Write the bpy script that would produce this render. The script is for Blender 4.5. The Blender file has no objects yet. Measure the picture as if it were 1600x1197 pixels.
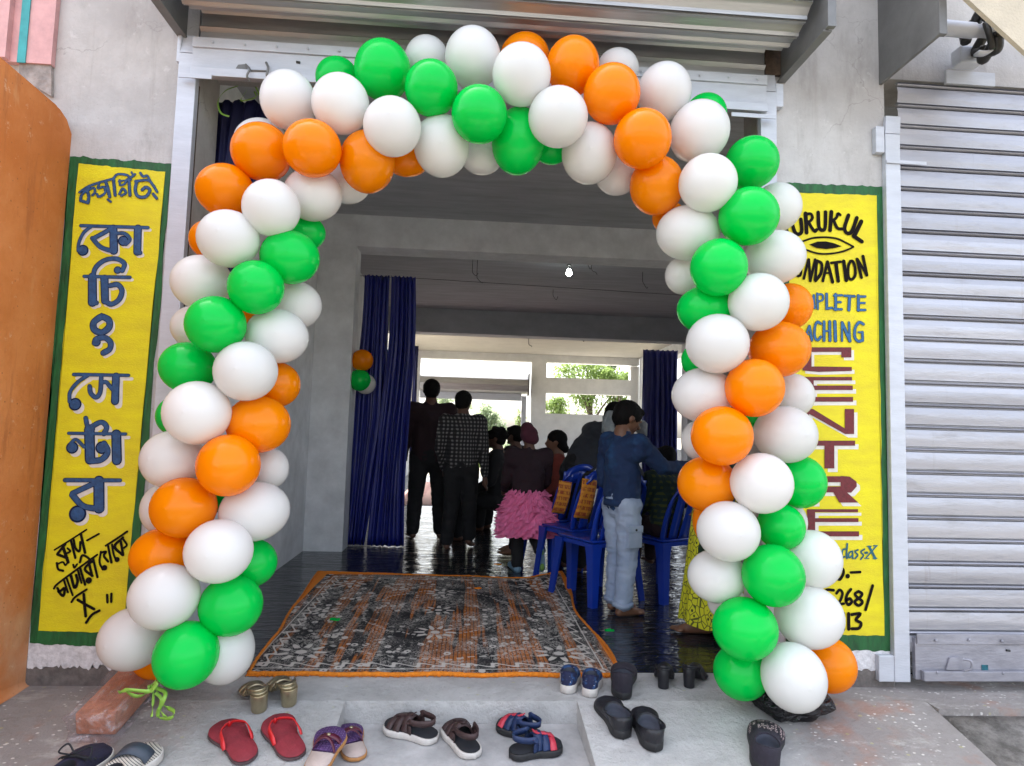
import bpy, bmesh, math, random
from mathutils import Vector, Matrix, noise, Quaternion
random.seed(7)
C = bpy.context.scene.collection
SC = bpy.context.scene
R = math.radians
# ------------------------------------------------------------------ camera
CAMLOC = Vector((0, -3.0, 1.15)); FPX = 1000.0
def cam_basis(yaw, pitch, roll):
    t, p, r = R(yaw), R(pitch), R(roll)
    f = Vector((math.sin(t)*math.cos(p), math.cos(t)*math.cos(p), math.sin(p)))
    rt = Vector((math.cos(t), -math.sin(t), 0)); up = rt.cross(f)
    return math.cos(r)*rt + math.sin(r)*up, -math.sin(r)*rt + math.cos(r)*up, f
CR, CU, CF = cam_basis(3.9, 4.46, 1.62)
cd = bpy.data.cameras.new('camera'); cam = bpy.data.objects.new('camera', cd); C.objects.link(cam)
cd.sensor_width = 36; cd.lens = 36*FPX/1600; cd.clip_start = 0.05; cd.clip_end = 3000
m = Matrix.Identity(4)
for i in range(3):
    m[i][0] = CR[i]; m[i][1] = CU[i]; m[i][2] = -CF[i]; m[i][3] = CAMLOC[i]
cam.matrix_world = m; SC.camera = cam
# ------------------------------------------------------------------ light
SUN_EL, SUN_AZ = 66, -35        # sun is behind the building, to the left of the view
W = bpy.data.worlds.new('World'); SC.world = W; W.use_nodes = True
nt = W.node_tree; nt.nodes.clear()
sky = nt.nodes.new('ShaderNodeTexSky'); sky.sky_type = 'NISHITA'; sky.sun_disc = False
sky.sun_elevation = R(SUN_EL); sky.sun_rotation = R(SUN_AZ); sky.dust_density = 4.0; sky.air_density = 1.0; sky.ozone_density = 0.4
bg = nt.nodes.new('ShaderNodeBackground'); bg.inputs['Strength'].default_value = 0.15
wo = nt.nodes.new('ShaderNodeOutputWorld')
hs = nt.nodes.new('ShaderNodeHueSaturation'); hs.inputs['Saturation'].default_value = .5     # hazy, milky sky
nt.links.new(sky.outputs[0], hs.inputs['Color']); nt.links.new(hs.outputs[0], bg.inputs[0]); nt.links.new(bg.outputs[0], wo.inputs[0])
sd = bpy.data.lights.new('sun', 'SUN'); sd.energy = 2.0; sd.angle = R(0.6); sd.color = (1, .95, .88)
so = bpy.data.objects.new('sun', sd); C.objects.link(so)
sdir = Vector((math.sin(R(SUN_AZ))*math.cos(R(SUN_EL)), math.cos(R(SUN_AZ))*math.cos(R(SUN_EL)), math.sin(R(SUN_EL))))
so.rotation_euler = sdir.to_track_quat('Z', 'Y').to_euler()
SC.view_settings.view_transform = 'Standard'; SC.view_settings.look = 'None'
SC.view_settings.exposure = 2.4; SC.view_settings.gamma = 1.0
SC.render.engine = 'CYCLES'; SC.cycles.use_denoising = True
SC.cycles.max_bounces = 8; SC.cycles.diffuse_bounces = 5; SC.cycles.glossy_bounces = 4
SC.cycles.transparent_max_bounces = 8; SC.cycles.caustics_reflective = False; SC.cycles.caustics_refractive = False
SC.cycles.sample_clamp_indirect = 6

# ------------------------------------------------------------------ geometry helpers
def ray(px, py): return CF + CR*((px-800)/FPX) + CU*((598.5-py)/FPX)
def P(px, py, Y=0.0):                     # point of the plane y = Y
    d = ray(px, py); return CAMLOC + d*((Y-CAMLOC.y)/d.y)
def G(px, py, Z=0.0):                     # point of the level z = Z
    d = ray(px, py); return CAMLOC + d*((Z-CAMLOC.z)/d.z)
def surf(px, py, kind='ramp'):            # point on the sloping concrete in front of the door
    m, z0 = (RM, 0.0) if kind == 'ramp' else (TM, TZ)
    if kind == 'ramp':
        p = G(px, py)
        if p.y > RY: return p, 0.0
    d = ray(px, py); return CAMLOC+d*((z0+m*(CAMLOC.y-RY)-CAMLOC.z)/(d.z-m*d.y)), m
RM, RY, TM, TZ = .20, -.155, .10, -.095     # ramp slope and top edge; slope and height of the lower step
def depth(p): return (p-CAMLOC).dot(CF)
def s2l(v): v /= 255; return v/12.92 if v <= .04045 else ((v+.055)/1.055)**2.4
def rgb(r, g, b, k=1.0): return (s2l(r)*k, s2l(g)*k, s2l(b)*k, 1)

def link(name, me, mt=None, parent=None, smooth=False):
    o = bpy.data.objects.new(name, me); C.objects.link(o)
    if mt is not None:
        for x in (mt if isinstance(mt, (list, tuple)) else [mt]): me.materials.append(x)
    if parent is not None: o.parent = parent
    if smooth:
        for p in me.polygons: p.use_smooth = True
    return o
def obj(name, bm, mt=None, parent=None, smooth=False):
    me = bpy.data.meshes.new(name); bmesh.ops.recalc_face_normals(bm, faces=bm.faces); bm.to_mesh(me); bm.free()
    return link(name, me, mt, parent, smooth)
def autosmooth(o, ang=35):
    me = o.data
    for p in me.polygons: p.use_smooth = True
    me.update()
    bm = bmesh.new(); bm.from_mesh(me)
    for e in bm.edges:
        if len(e.link_faces) == 2 and e.calc_face_angle(0) > R(ang): e.smooth = False
    bm.to_mesh(me); bm.free(); return o
def tag(o, label=None, cat=None, group=None, kind=None):
    if label: o['label'] = label
    if cat: o['category'] = cat
    if group: o['group'] = group
    if kind: o['kind'] = kind
    return o
def thing(name, label, cat, loc=(0, 0, 0), rz=0, group=None):
    o = bpy.data.objects.new(name, None); C.objects.link(o); o.empty_display_size = .1
    o.location = loc; o.rotation_euler = (0, 0, rz); return tag(o, label, cat, group)
def box(bm, x0, x1, y0, y1, z0, z1, bev=0, M=None):
    r = bmesh.ops.create_cube(bm, size=1)
    vs = r['verts']
    for v in vs: v.co = Vector(((v.co.x+.5)*(x1-x0)+x0, (v.co.y+.5)*(y1-y0)+y0, (v.co.z+.5)*(z1-z0)+z0))
    if bev:
        es = list({e for v in vs for e in v.link_edges})
        g = bmesh.ops.bevel(bm, geom=es, offset=bev, segments=2, affect='EDGES', profile=.6)
        vs = list({v for f in g['faces'] for v in f.verts} | {v for v in vs if v.is_valid})
    if M is not None:
        for v in vs: v.co = M @ v.co
    return vs
def BM(): return bmesh.new()
def prism(bm, pts, thick_vec):
    """closed polygon (3-D points) extruded by a vector"""
    t = Vector(thick_vec); a = [bm.verts.new(p) for p in pts]; b = [bm.verts.new(Vector(p)+t) for p in pts]
    n = len(pts)
    fs = [bm.faces.new(a), bm.faces.new(b[::-1])]
    for i in range(n): fs.append(bm.faces.new((a[i], b[i], b[(i+1) % n], a[(i+1) % n])))
    bmesh.ops.triangulate(bm, faces=fs[:2], ngon_method='EAR_CLIP')
def catmull(pts, n=6):
    if len(pts) < 3: return [Vector(p) for p in pts]
    ps = [Vector(p) for p in pts]; out = []
    for i in range(len(ps)-1):
        p0 = ps[i-1] if i else ps[0]*2-ps[1]; p1 = ps[i]; p2 = ps[i+1]; p3 = ps[i+2] if i+2 < len(ps) else ps[-1]*2-ps[-2]
        for k in range(n):
            t = k/n
            out.append(.5*((2*p1)+(p2-p0)*t+(2*p0-5*p1+4*p2-p3)*t*t+(3*p1-p0-3*p2+p3)*t**3))
    out.append(ps[-1]); return out
def tube(bm, pts, rad, seg=8, cap=True, smooth=True):
    ps = catmull(pts) if smooth and len(pts) > 2 else [Vector(p) for p in pts]
    n = len(ps); rings = []; up = None
    for i, p in enumerate(ps):
        t = (ps[min(i+1, n-1)]-ps[max(i-1, 0)]).normalized()
        if up is None: up = t.orthogonal().normalized()
        up = (up-t*up.dot(t)).normalized(); s = t.cross(up)
        r = rad(i/(n-1)) if callable(rad) else rad
        rings.append([bm.verts.new(p+(up*math.cos(2*math.pi*k/seg)+s*math.sin(2*math.pi*k/seg))*r) for k in range(seg)])
    for a, b in zip(rings, rings[1:]):
        for k in range(seg): bm.faces.new((a[k], a[(k+1) % seg], b[(k+1) % seg], b[k]))
    if cap: bm.faces.new(rings[0][::-1]); bm.faces.new(rings[-1])
def ribbon(bm, pts, width, wdir, thick=.003, smooth=True):
    """flat band along a path; wdir = across direction (vector or function of t)"""
    ps = catmull(pts) if smooth and len(pts) > 2 else [Vector(p) for p in pts]
    n = len(ps); rows = []
    for i, p in enumerate(ps):
        f = i/(n-1); t = (ps[min(i+1, n-1)]-ps[max(i-1, 0)]).normalized()
        w = Vector(wdir(f) if callable(wdir) else wdir).normalized(); w = (w-t*w.dot(t)).normalized(); nn = t.cross(w)
        hw = (width(f) if callable(width) else width)/2
        rows.append([bm.verts.new(p+w*a*hw+nn*b*thick/2) for a, b in ((-1, -1), (1, -1), (1, 1), (-1, 1))])
    for a, b in zip(rows, rows[1:]):
        for k in range(4): bm.faces.new((a[k], a[(k+1) % 4], b[(k+1) % 4], b[k]))
    bm.faces.new(rows[0][::-1]); bm.faces.new(rows[-1])
def lathe(bm, prof, seg=24, M=None):
    rings = []
    for r, z in prof:
        rings.append([bm.verts.new((M or Matrix())@Vector((r*math.cos(2*math.pi*k/seg), r*math.sin(2*math.pi*k/seg), z))) for k in range(seg)])
    for a, b in zip(rings, rings[1:]):
        for k in range(seg): bm.faces.new((a[k], a[(k+1) % seg], b[(k+1) % seg], b[k]))
    bm.faces.new(rings[0][::-1]); bm.faces.new(rings[-1])
def ellipsoid(bm, c, r, rot=None, sub=3):
    M = Matrix.Translation(Vector(c)) @ (rot.to_4x4() if rot is not None else Matrix()) @ Matrix.Diagonal((r[0], r[1], r[2], 1))
    bmesh.ops.create_icosphere(bm, subdivisions=sub, radius=1, matrix=M)
def cone(bm, a, b, ra, rb, seg=12):
    a = Vector(a); b = Vector(b); d = b-a
    bmesh.ops.create_icosphere(bm, subdivisions=2, radius=ra, matrix=Matrix.Translation(a))
    bmesh.ops.create_icosphere(bm, subdivisions=2, radius=rb, matrix=Matrix.Translation(b))
    if d.length > 1e-4:
        M = Matrix.Translation((a+b)/2) @ d.to_track_quat('Z', 'Y').to_matrix().to_4x4()
        bmesh.ops.create_cone(bm, cap_ends=True, segments=seg, radius1=ra, radius2=rb, depth=d.length, matrix=M)
def remeshed(bm, voxel=.012, it=6, fac=.5):
    me = bpy.data.meshes.new('tmp'); bm.to_mesh(me); bm.free()
    o = bpy.data.objects.new('tmp', me); C.objects.link(o)
    md = o.modifiers.new('r', 'REMESH'); md.mode = 'VOXEL'; md.voxel_size = voxel; md.use_smooth_shade = True
    ms = o.modifiers.new('s', 'SMOOTH'); ms.factor = fac; ms.iterations = it
    dg = bpy.context.evaluated_depsgraph_get()
    me2 = bpy.data.meshes.new_from_object(o.evaluated_get(dg))
    bpy.data.objects.remove(o); bpy.data.meshes.remove(me)
    for p in me2.polygons: p.use_smooth = True
    return me2
def wrinkle(me, amp, scale, stretch=(1, 1, 1), seed=0):
    nr = [v.normal.copy() for v in me.vertices]
    for v, vn in zip(me.vertices, nr):
        q = Vector((v.co.x*stretch[0], v.co.y*stretch[1], v.co.z*stretch[2]))*scale+Vector((seed, seed*1.7, 0))
        n = noise.noise(q)+.5*noise.noise(q*2.1)
        v.co += vn*(abs(n)*-2+.6)*amp
    me.update()

# ------------------------------------------------------------------ materials
def mat(name, col, rough=.6, metal=0.0, var=.0, vscale=8, bump=0.0, bscale=40, coat=0, spec=None, stretch=(1, 1, 1), col2=None, detail=6, trans=0, sss=0):
    mt = bpy.data.materials.new(name); mt.use_nodes = True; t = mt.node_tree; b = t.nodes['Principled BSDF']
    b.inputs['Base Color'].default_value = col; b.inputs['Roughness'].default_value = rough; b.inputs['Metallic'].default_value = metal
    if coat: b.inputs['Coat Weight'].default_value = coat; b.inputs['Coat Roughness'].default_value = .15
    if spec is not None: b.inputs['Specular IOR Level'].default_value = spec
    if sss:
        b.inputs['Subsurface Weight'].default_value = sss; b.inputs['Subsurface Radius'].default_value = (.03, .02, .015)
    tc = mp = None
    if var or bump:
        tc = t.nodes.new('ShaderNodeTexCoord'); mp = t.nodes.new('ShaderNodeMapping'); mp.inputs['Scale'].default_value = stretch
        t.links.new(tc.outputs['Object'], mp.inputs[0])
    if var:
        n = t.nodes.new('ShaderNodeTexNoise'); n.inputs['Scale'].default_value = vscale; n.inputs['Detail'].default_value = detail; n.inputs['Roughness'].default_value = .65
        t.links.new(mp.outputs[0], n.inputs[0])
        r = t.nodes.new('ShaderNodeValToRGB'); r.color_ramp.elements[0].position = .3; r.color_ramp.elements[1].position = .7
        c2 = col2 or tuple(c*(1-var) for c in col[:3])+(1,)
        r.color_ramp.elements[0].color = c2
        r.color_ramp.elements[1].color = col if col2 else tuple(min(1, c*(1+var*.35)) for c in col[:3])+(1,)
        t.links.new(n.outputs[0], r.inputs[0]); t.links.new(r.outputs[0], b.inputs['Base Color'])
        mr = t.nodes.new('ShaderNodeMapRange'); mr.inputs[3].default_value = max(0, rough-.08); mr.inputs[4].default_value = min(1, rough+.12)
        t.links.new(n.outputs[0], mr.inputs[0]); t.links.new(mr.outputs[0], b.inputs['Roughness'])
    if bump:
        n2 = t.nodes.new('ShaderNodeTexNoise'); n2.inputs['Scale'].default_value = bscale; n2.inputs['Detail'].default_value = 5
        t.links.new(mp.outputs[0], n2.inputs[0])
        bp = t.nodes.new('ShaderNodeBump'); bp.inputs['Strength'].default_value = bump; bp.inputs['Distance'].default_value = .01
        t.links.new(n2.outputs[0], bp.inputs['Height']); t.links.new(bp.outputs[0], b.inputs['Normal'])
    return mt
class N:
    """tiny node-graph writer"""
    def __init__(s, name, rough=.7):
        s.m = bpy.data.materials.new(name); s.m.use_nodes = True; s.t = s.m.node_tree; s.b = s.t.nodes['Principled BSDF']
        s.b.inputs['Roughness'].default_value = rough
        s.tc = s.t.nodes.new('ShaderNodeTexCoord'); s.pos = s.tc.outputs['Object']
    def put(s, sock, v):
        if hasattr(v, 'is_output'): s.t.links.new(v, sock)
        else: sock.default_value = v
    def mapping(s, scale=(1, 1, 1), loc=(0, 0, 0), rot=(0, 0, 0), src=None):
        n = s.t.nodes.new('ShaderNodeMapping'); n.inputs['Scale'].default_value = scale; n.inputs['Location'].default_value = loc; n.inputs['Rotation'].default_value = rot
        s.t.links.new(src or s.pos, n.inputs[0]); return n.outputs[0]
    def noise(s, scale, detail=5, rough=.6, src=None, dist=0):
        n = s.t.nodes.new('ShaderNodeTexNoise'); n.inputs['Scale'].default_value = scale; n.inputs['Detail'].default_value = detail; n.inputs['Roughness'].default_value = rough; n.inputs['Distortion'].default_value = dist
        s.t.links.new(src or s.pos, n.inputs[0]); return n.outputs[0]
    def voronoi(s, scale, feature='F1', src=None, out=0, rnd=1):
        n = s.t.nodes.new('ShaderNodeTexVoronoi'); n.feature = feature; n.inputs['Scale'].default_value = scale; n.inputs['Randomness'].default_value = rnd
        s.t.links.new(src or s.pos, n.inputs[0]); return n.outputs[out]
    def math(s, op, a, b=0.0, c=0.0, clamp=False):
        n = s.t.nodes.new('ShaderNodeMath'); n.operation = op; n.use_clamp = clamp
        s.put(n.inputs[0], a); s.put(n.inputs[1], b); s.put(n.inputs[2], c); return n.outputs[0]
    def step(s, v, lo, hi):
        n = s.t.nodes.new('ShaderNodeMapRange'); n.interpolation_type = 'SMOOTHSTEP'
        s.put(n.inputs[0], v); n.inputs[1].default_value = lo; n.inputs[2].default_value = hi; return n.outputs[0]
    def xyz(s, src=None):
        n = s.t.nodes.new('ShaderNodeSeparateXYZ'); s.t.links.new(src or s.pos, n.inputs[0]); return n.outputs
    def mix(s, f, a, b):
        n = s.t.nodes.new('ShaderNodeMix'); n.data_type = 'RGBA'
        s.put(n.inputs[0], f); s.put(n.inputs[6], a); s.put(n.inputs[7], b); return n.outputs[2]
    def bump(s, h, strength=.3, dist=.01):
        n = s.t.nodes.new('ShaderNodeBump'); n.inputs['Strength'].default_value = strength; n.inputs['Distance'].default_value = dist
        s.t.links.new(h, n.inputs['Height']); s.t.links.new(n.outputs[0], s.b.inputs['Normal'])
    def color(s, v): s.put(s.b.inputs['Base Color'], v)
    def rough(s, v): s.put(s.b.inputs['Roughness'], v)

# painted cement plaster of the facade
g = N('plaster', .85)
n1 = g.noise(1.6, 6, .65); n2 = g.noise(14, 6, .7); n3 = g.noise(5, 8, .7, src=g.mapping((1, 1, .35)))
c = g.mix(g.step(n1, .35, .65), (.40, .38, .37, 1), (.55, .535, .525, 1))
c = g.mix(g.math('MULTIPLY', g.step(n3, .50, .70), .7), c, (.29, .27, .255, 1))
c = g.mix(g.math('MULTIPLY', g.step(n2, .58, .7), .35), c, (.70, .69, .68, 1))
sp = g.voronoi(38); c = g.mix(g.math('MULTIPLY', g.step(sp, .1, .03), .5), c, (.22, .2, .19, 1))
wv = g.t.nodes.new('ShaderNodeVectorMath'); wv.operation = 'MULTIPLY_ADD'; nc = g.t.nodes.new('ShaderNodeTexNoise'); nc.inputs['Scale'].default_value = 5; nc.inputs['Detail'].default_value = 6; g.t.links.new(g.pos, nc.inputs[0])
g.t.links.new(nc.outputs[1], wv.inputs[0]); wv.inputs[1].default_value = (.35, .35, .35); g.t.links.new(g.pos, wv.inputs[2])
ck = g.voronoi(1.7, 'DISTANCE_TO_EDGE', src=wv.outputs[0]); c = g.mix(g.math('MULTIPLY', g.math('MULTIPLY', g.step(ck, .006, .002), g.step(g.noise(1.3, 2), .48, .56)), .35), c, (.16, .14, .13, 1))
drp = g.noise(1, 5, .6, src=g.mapping((16, 1, .8))); c = g.mix(g.math('MULTIPLY', g.step(drp, .56, .72), .4), c, (.30, .27, .25, 1))
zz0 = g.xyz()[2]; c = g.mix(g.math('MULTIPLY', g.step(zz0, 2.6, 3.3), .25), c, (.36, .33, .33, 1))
g.color(c); g.bump(g.math('ADD', g.noise(45, 6, .7), g.math('MULTIPLY', n3, 2.0)), .35, .012); M_plaster = g.m
M_white_band = mat('whitewash', (.72, .71, .73, 1), .8, var=.35, vscale=30, bump=.4, bscale=60)
M_plinth = mat('dark_plinth', (.17, .15, .14, 1), .9, var=.45, vscale=22, bump=.5)
M_inner = mat('inner_plaster', (.80, .82, .85, 1), .8, var=.2, vscale=5, bump=.25, bscale=60)
M_back = mat('back_wall_paint', (.76, .76, .74, 1), .8, var=.12, vscale=4, bump=.1, bscale=50)
M_ceil = mat('ceiling_concrete', (.46, .475, .51, 1), .9, var=.25, vscale=3, bump=.4, bscale=25, stretch=(.6, 4, 1))
M_back_ceil_lit = mat('back_ceiling_lit', (.62, .58, .50, 1), .9, var=.1, vscale=3, bump=.2, bscale=25)  # lighter, warmer ceiling copy: light from the rear put into its colour
g = N('orange_wash', .85)
n1 = g.noise(2.5, 6, .7); n2 = g.noise(7, 6, .7, src=g.mapping((1, 1, .3)))
c = g.mix(g.step(n1, .3, .7), (.54, .16, .03, 1), (.66, .24, .07, 1))
c = g.mix(g.math('MULTIPLY', g.step(n2, .56, .72), .5), c, (.66, .36, .16, 1))
z = g.xyz()[2]; c = g.mix(g.math('MULTIPLY', g.step(z, .75, .05), g.step(g.noise(4, 5), .3, .75)), c, (.66, .38, .22, 1))
c = g.mix(g.math('MULTIPLY', g.step(g.voronoi(26), .13, .04), .7), c, (.22, .08, .03, 1))
c = g.mix(g.math('MULTIPLY', g.step(g.noise(1, 7, .7, src=g.mapping((9, 9, 1.2))), .54, .68), .5), c, (.34, .10, .03, 1))
c = g.mix(g.math('MULTIPLY', g.step(g.noise(16, 7, .75), .60, .68), .5), c, (.74, .50, .32, 1))
g.color(c); g.bump(g.noise(35, 6, .7), .4, .012); M_orange_wall = g.m
M_pink = mat('pink_paint', (.64, .36, .36, 1), .7, var=.25, vscale=9, bump=.2)
M_teal = mat('teal_paint', (.05, .36, .38, 1), .6, var=.3, vscale=12)
M_cement = mat('raw_cement', (.36, .32, .30, 1), .95, var=.5, vscale=18, bump=.8, bscale=30)
M_cream = mat('cream_plaster', (.58, .51, .40, 1), .85, var=.15, vscale=10, bump=.4, bscale=90)
M_silver = mat('silver_paint', (.54, .56, .615, 1), .42, metal=.15, var=.14, vscale=5, bump=.12, bscale=40, stretch=(1, 1, 5))
g = N('slat_paint', .38); X, Y, Z = g.xyz()
row_ = g.math('FLOOR', g.math('DIVIDE', Z, .1085)); rnd_ = g.t.nodes.new('ShaderNodeTexWhiteNoise'); rnd_.noise_dimensions = '1D'; g.t.links.new(row_, rnd_.inputs['W'])
sm = g.noise(2.2, 6, .7, src=g.mapping((1.6, 1, 7))); c = g.mix(rnd_.outputs[0], (.36, .36, .40, 1), (.45, .45, .495, 1)); c = g.mix(g.math('MULTIPLY', g.step(sm, .52, .74), .55), c, (.25, .235, .235, 1))
c = g.mix(g.math('MULTIPLY', g.step(g.noise(55, 5, .7, src=g.mapping((1, 1, 2.5))), .62, .72), .5), c, (.62, .61, .60, 1)); c = g.mix(g.math('MULTIPLY', g.step(g.noise(1, 4, .6, src=g.mapping((26, 1, 1.2))), .6, .75), .35), c, (.22, .19, .17, 1)); g.color(c)
g.b.inputs['Metallic'].default_value = .55; g.rough(g.math('ADD', .28, g.math('MULTIPLY', sm, .25))); g.bump(g.noise(5, 4, .6, src=g.mapping((1, 1, 3))), .25, .02); M_slat = g.m
M_rail = mat('dull_rail_paint', (.34, .335, .38, 1), .45, metal=.4, var=.3, vscale=6, bump=.2, bscale=30, stretch=(1, 1, 3))
M_slat_old = mat('silver_slats', (.44, .44, .485, 1), .36, metal=.6, var=.2, vscale=3, bump=.10, bscale=20, stretch=(1, 1, 9))
M_galv = mat('galvanised_slats', (.45, .45, .455, 1), .38, metal=.65, var=.22, vscale=4, bump=.12, bscale=18, stretch=(.6, 6, 6))
M_dkmetal = mat('dark_plate', (.19, .19, .19, 1), .5, metal=.3, var=.3, vscale=5, bump=.1)
M_black = mat('black_grease', (.02, .019, .018, 1), .45, var=.4, vscale=30, bump=.3)
M_rust = mat('dark_rust', (.1, .065, .045, 1), .8, var=.5, vscale=40)
M_yellow = mat('yellow_paint', (.80, .70, .004, 1), .6, var=.16, vscale=5, bump=.3, bscale=120, stretch=(1, 1, 3), col2=(.66, .53, .01, 1))
M_green = mat('green_paint', (.012, .115, .028, 1), .6, var=.6, vscale=25, bump=.5, bscale=50, stretch=(1, 1, .3))
M_navy_edge = mat('navy_outline', (.006, .014, .05, 1), .7, spec=.2)
M_blue = mat('blue_lettering', (.022, .085, .22, 1), .55, var=.45, vscale=60, bump=.3)
M_blue2 = mat('sky_blue_lettering', (.015, .12, .30, 1), .55, var=.4, vscale=60, bump=.3)
M_teal2 = mat('teal_lettering', (.008, .12, .16, 1), .55, var=.6, vscale=50)
M_blk = mat('black_lettering', (.008, .005, .005, 1), .8, spec=.15, var=.5, vscale=60, bump=.3)
M_maroon = mat('maroon_lettering', (.15, .012, .018, 1), .6, var=.4, vscale=80, bump=.3)
M_shadow = mat('white_outline', (.72, .68, .62, 1), .6, var=.12, vscale=30)
# concrete apron
g = N('concrete', .9)
n1 = g.noise(2.2, 8, .7); n2 = g.noise(28, 8, .75); X, Y, Z = g.xyz()
c = g.mix(g.step(n1, .3, .7), (.39, .38, .37, 1), (.58, .57, .555, 1))
c = g.mix(g.math('MULTIPLY', g.step(n2, .55, .75), .6), c, (.17, .165, .16, 1))
c = g.mix(g.math('MULTIPLY', g.step(g.noise(60, 4, .6), .6, .72), .5), c, (.55, .54, .53, 1))
side = g.math('MAXIMUM', g.step(X, -.95, -1.25), g.step(X, 1.15, 1.5)); front = g.step(Y, -.62, -.3)
c = g.mix(g.math('MULTIPLY', side, .65), c, (.20, .165, .15, 1))
red = g.math('MULTIPLY', side, g.step(g.noise(3.5, 4), .52, .66)); c = g.mix(g.math('MULTIPLY', red, .45), c, (.40, .17, .10, 1))
vsp = g.math('ADD', g.voronoi(30, src=g.mapping((1, 1.7, 1))), g.math('MULTIPLY', g.math('SUBTRACT', g.noise(45, 3), .5), .35)); msk = g.math('MULTIPLY', g.step(vsp, .24, .14), g.math('MULTIPLY', side, g.step(g.noise(4.5, 5), .44, .54)))
c = g.mix(g.math('MULTIPLY', msk, .85), c, (.74, .70, .66, 1))
vs2 = g.voronoi(9, src=g.mapping((1, 1.4, 1), (3.3, 1.2, 0))); c = g.mix(g.math('MULTIPLY', g.step(vs2, .10, .06), .35), c, (.52, .5, .14, 1))
smear = g.math('MULTIPLY', side, g.step(g.noise(3.2, 8, .75, src=g.mapping((1, 2.2, 1), (4, 1, 0))), .52, .66)); c = g.mix(g.math('MULTIPLY', smear, .55), c, (.56, .53, .50, 1))
g.color(c); g.bump(g.math('ADD', n2, g.math('MULTIPLY', g.noise(9, 6), 1.5)), .8, .016); M_concrete = g.m
M_step = mat('smooth_cement', (.46, .45, .445, 1), .75, var=.35, vscale=6, bump=.35, bscale=40)
g = N('earth', .95)
n1 = g.noise(9, 8, .75); c = g.mix(g.step(n1, .35, .65), (.12, .11, .10, 1), (.30, .28, .26, 1)); g.color(c); g.bump(n1, .9, .04); M_earth = g.m
g = N('far_ground', .95)
c = g.mix(g.step(g.noise(.35, 6), .4, .6), (.30, .265, .225, 1), (.25, .245, .17, 1)); g.color(c); M_ground = g.m
# black plastic sheet on the floor
g = N('black_sheet', .13)
g.color((.018, .020, .027, 1)); X, Y, Z = g.xyz()
n = g.noise(1.0, 3, .5, src=g.mapping((4.5, 13, 1)), dist=1.2); nb = g.noise(1.0, 2, .5, src=g.mapping((1.0, 3.0, 1)))
fr = g.math('FRACT', g.math('MULTIPLY', Y, 1.9)); ln = g.step(g.math('ABSOLUTE', g.math('SUBTRACT', fr, .5)), .035, .0)
h = g.math('ADD', g.math('ADD', n, g.math('MULTIPLY', nb, 1.6)), g.math('MULTIPLY', ln, .10)); g.bump(h, .33, .028)
g.b.inputs['Specular IOR Level'].default_value = .6; M_sheet = g.m
M_cloth_blue = mat('navy_satin', (.014, .022, .22, 1), .38, var=.2, vscale=6, spec=.7)
M_cloth_dk = mat('dark_navy_cloth', (.010, .012, .08, 1), .6, var=.2, vscale=6)
M_plastic_blue = mat('blue_plastic', (.006, .04, .36, 1), .3, var=.08, vscale=3, coat=.3)
M_bulb = bpy.data.materials.new('lit_bulb'); M_bulb.use_nodes = True
b_ = M_bulb.node_tree.nodes['Principled BSDF']; b_.inputs['Emission Color'].default_value = (.92, 1, .96, 1); b_.inputs['Emission Strength'].default_value = 14; b_.inputs['Base Color'].default_value = (.9, .9, .9, 1)
M_wire = mat('wire', (.03, .03, .03, 1), .6)
M_ribbon = mat('green_satin_ribbon', (.30, .55, .08, 1), .3, var=.2, vscale=20)
M_skin = mat('brown_skin', (.20, .095, .055, 1), .5, var=.15, vscale=20, sss=.1)
M_skin2 = mat('dark_skin', (.12, .055, .035, 1), .5, var=.15, vscale=20)
M_hair = mat('black_hair', (.005, .004, .004, 1), .75, spec=.2, var=.5, vscale=60, bump=.5, bscale=120, stretch=(1, 1, .15))
def latex(name, col):
    mt = bpy.data.materials.new(name); mt.use_nodes = True; t = mt.node_tree; b = t.nodes['Principled BSDF']; o = t.nodes['Material Output']
    b.inputs['Base Color'].default_value = col; b.inputs['Roughness'].default_value = .2; b.inputs['Specular IOR Level'].default_value = .3
    oi = t.nodes.new('ShaderNodeObjectInfo'); hv = t.nodes.new('ShaderNodeHueSaturation'); mr = t.nodes.new('ShaderNodeMapRange'); mr.inputs[3].default_value = .93; mr.inputs[4].default_value = 1.03
    hv.inputs['Color'].default_value = col; t.links.new(oi.outputs['Random'], mr.inputs[0]); t.links.new(mr.outputs[0], hv.inputs['Value']); t.links.new(hv.outputs[0], b.inputs['Base Color'])
    tr = t.nodes.new('ShaderNodeBsdfTranslucent'); t.links.new(hv.outputs[0], tr.inputs[0])
    mx = t.nodes.new('ShaderNodeMixShader'); mx.inputs[0].default_value = .30
    t.links.new(b.outputs[0], mx.inputs[1]); t.links.new(tr.outputs[0], mx.inputs[2]); t.links.new(mx.outputs[0], o.inputs[0])
    return mt
LAT = {'W': latex('white_latex', (.86, .85, .835, 1)), 'G': latex('green_latex', (.0, .70, .09, 1)), 'O': latex('orange_latex', (1.0, .30, .0, 1))}

# ------------------------------------------------------------------ setting
bm = BM()
bmesh.ops.create_grid(bm, x_segments=2, y_segments=2, size=900, matrix=Matrix.Translation((0, 300, -.42)))
tag(obj('ground', bm, M_ground), kind='structure')
M_dark_strip = mat('dark_strip', (.075, .075, .08, 1), .9, var=.3, vscale=4, bump=.3, bscale=60)
bm = BM(); box(bm, -60, 60, -13, -3.4, -.44, -.405)  # unseen dark ground strip, added to cut the light bounced onto the facade
tag(obj('unseen_dark_strip', bm, M_dark_strip), kind='structure')
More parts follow.
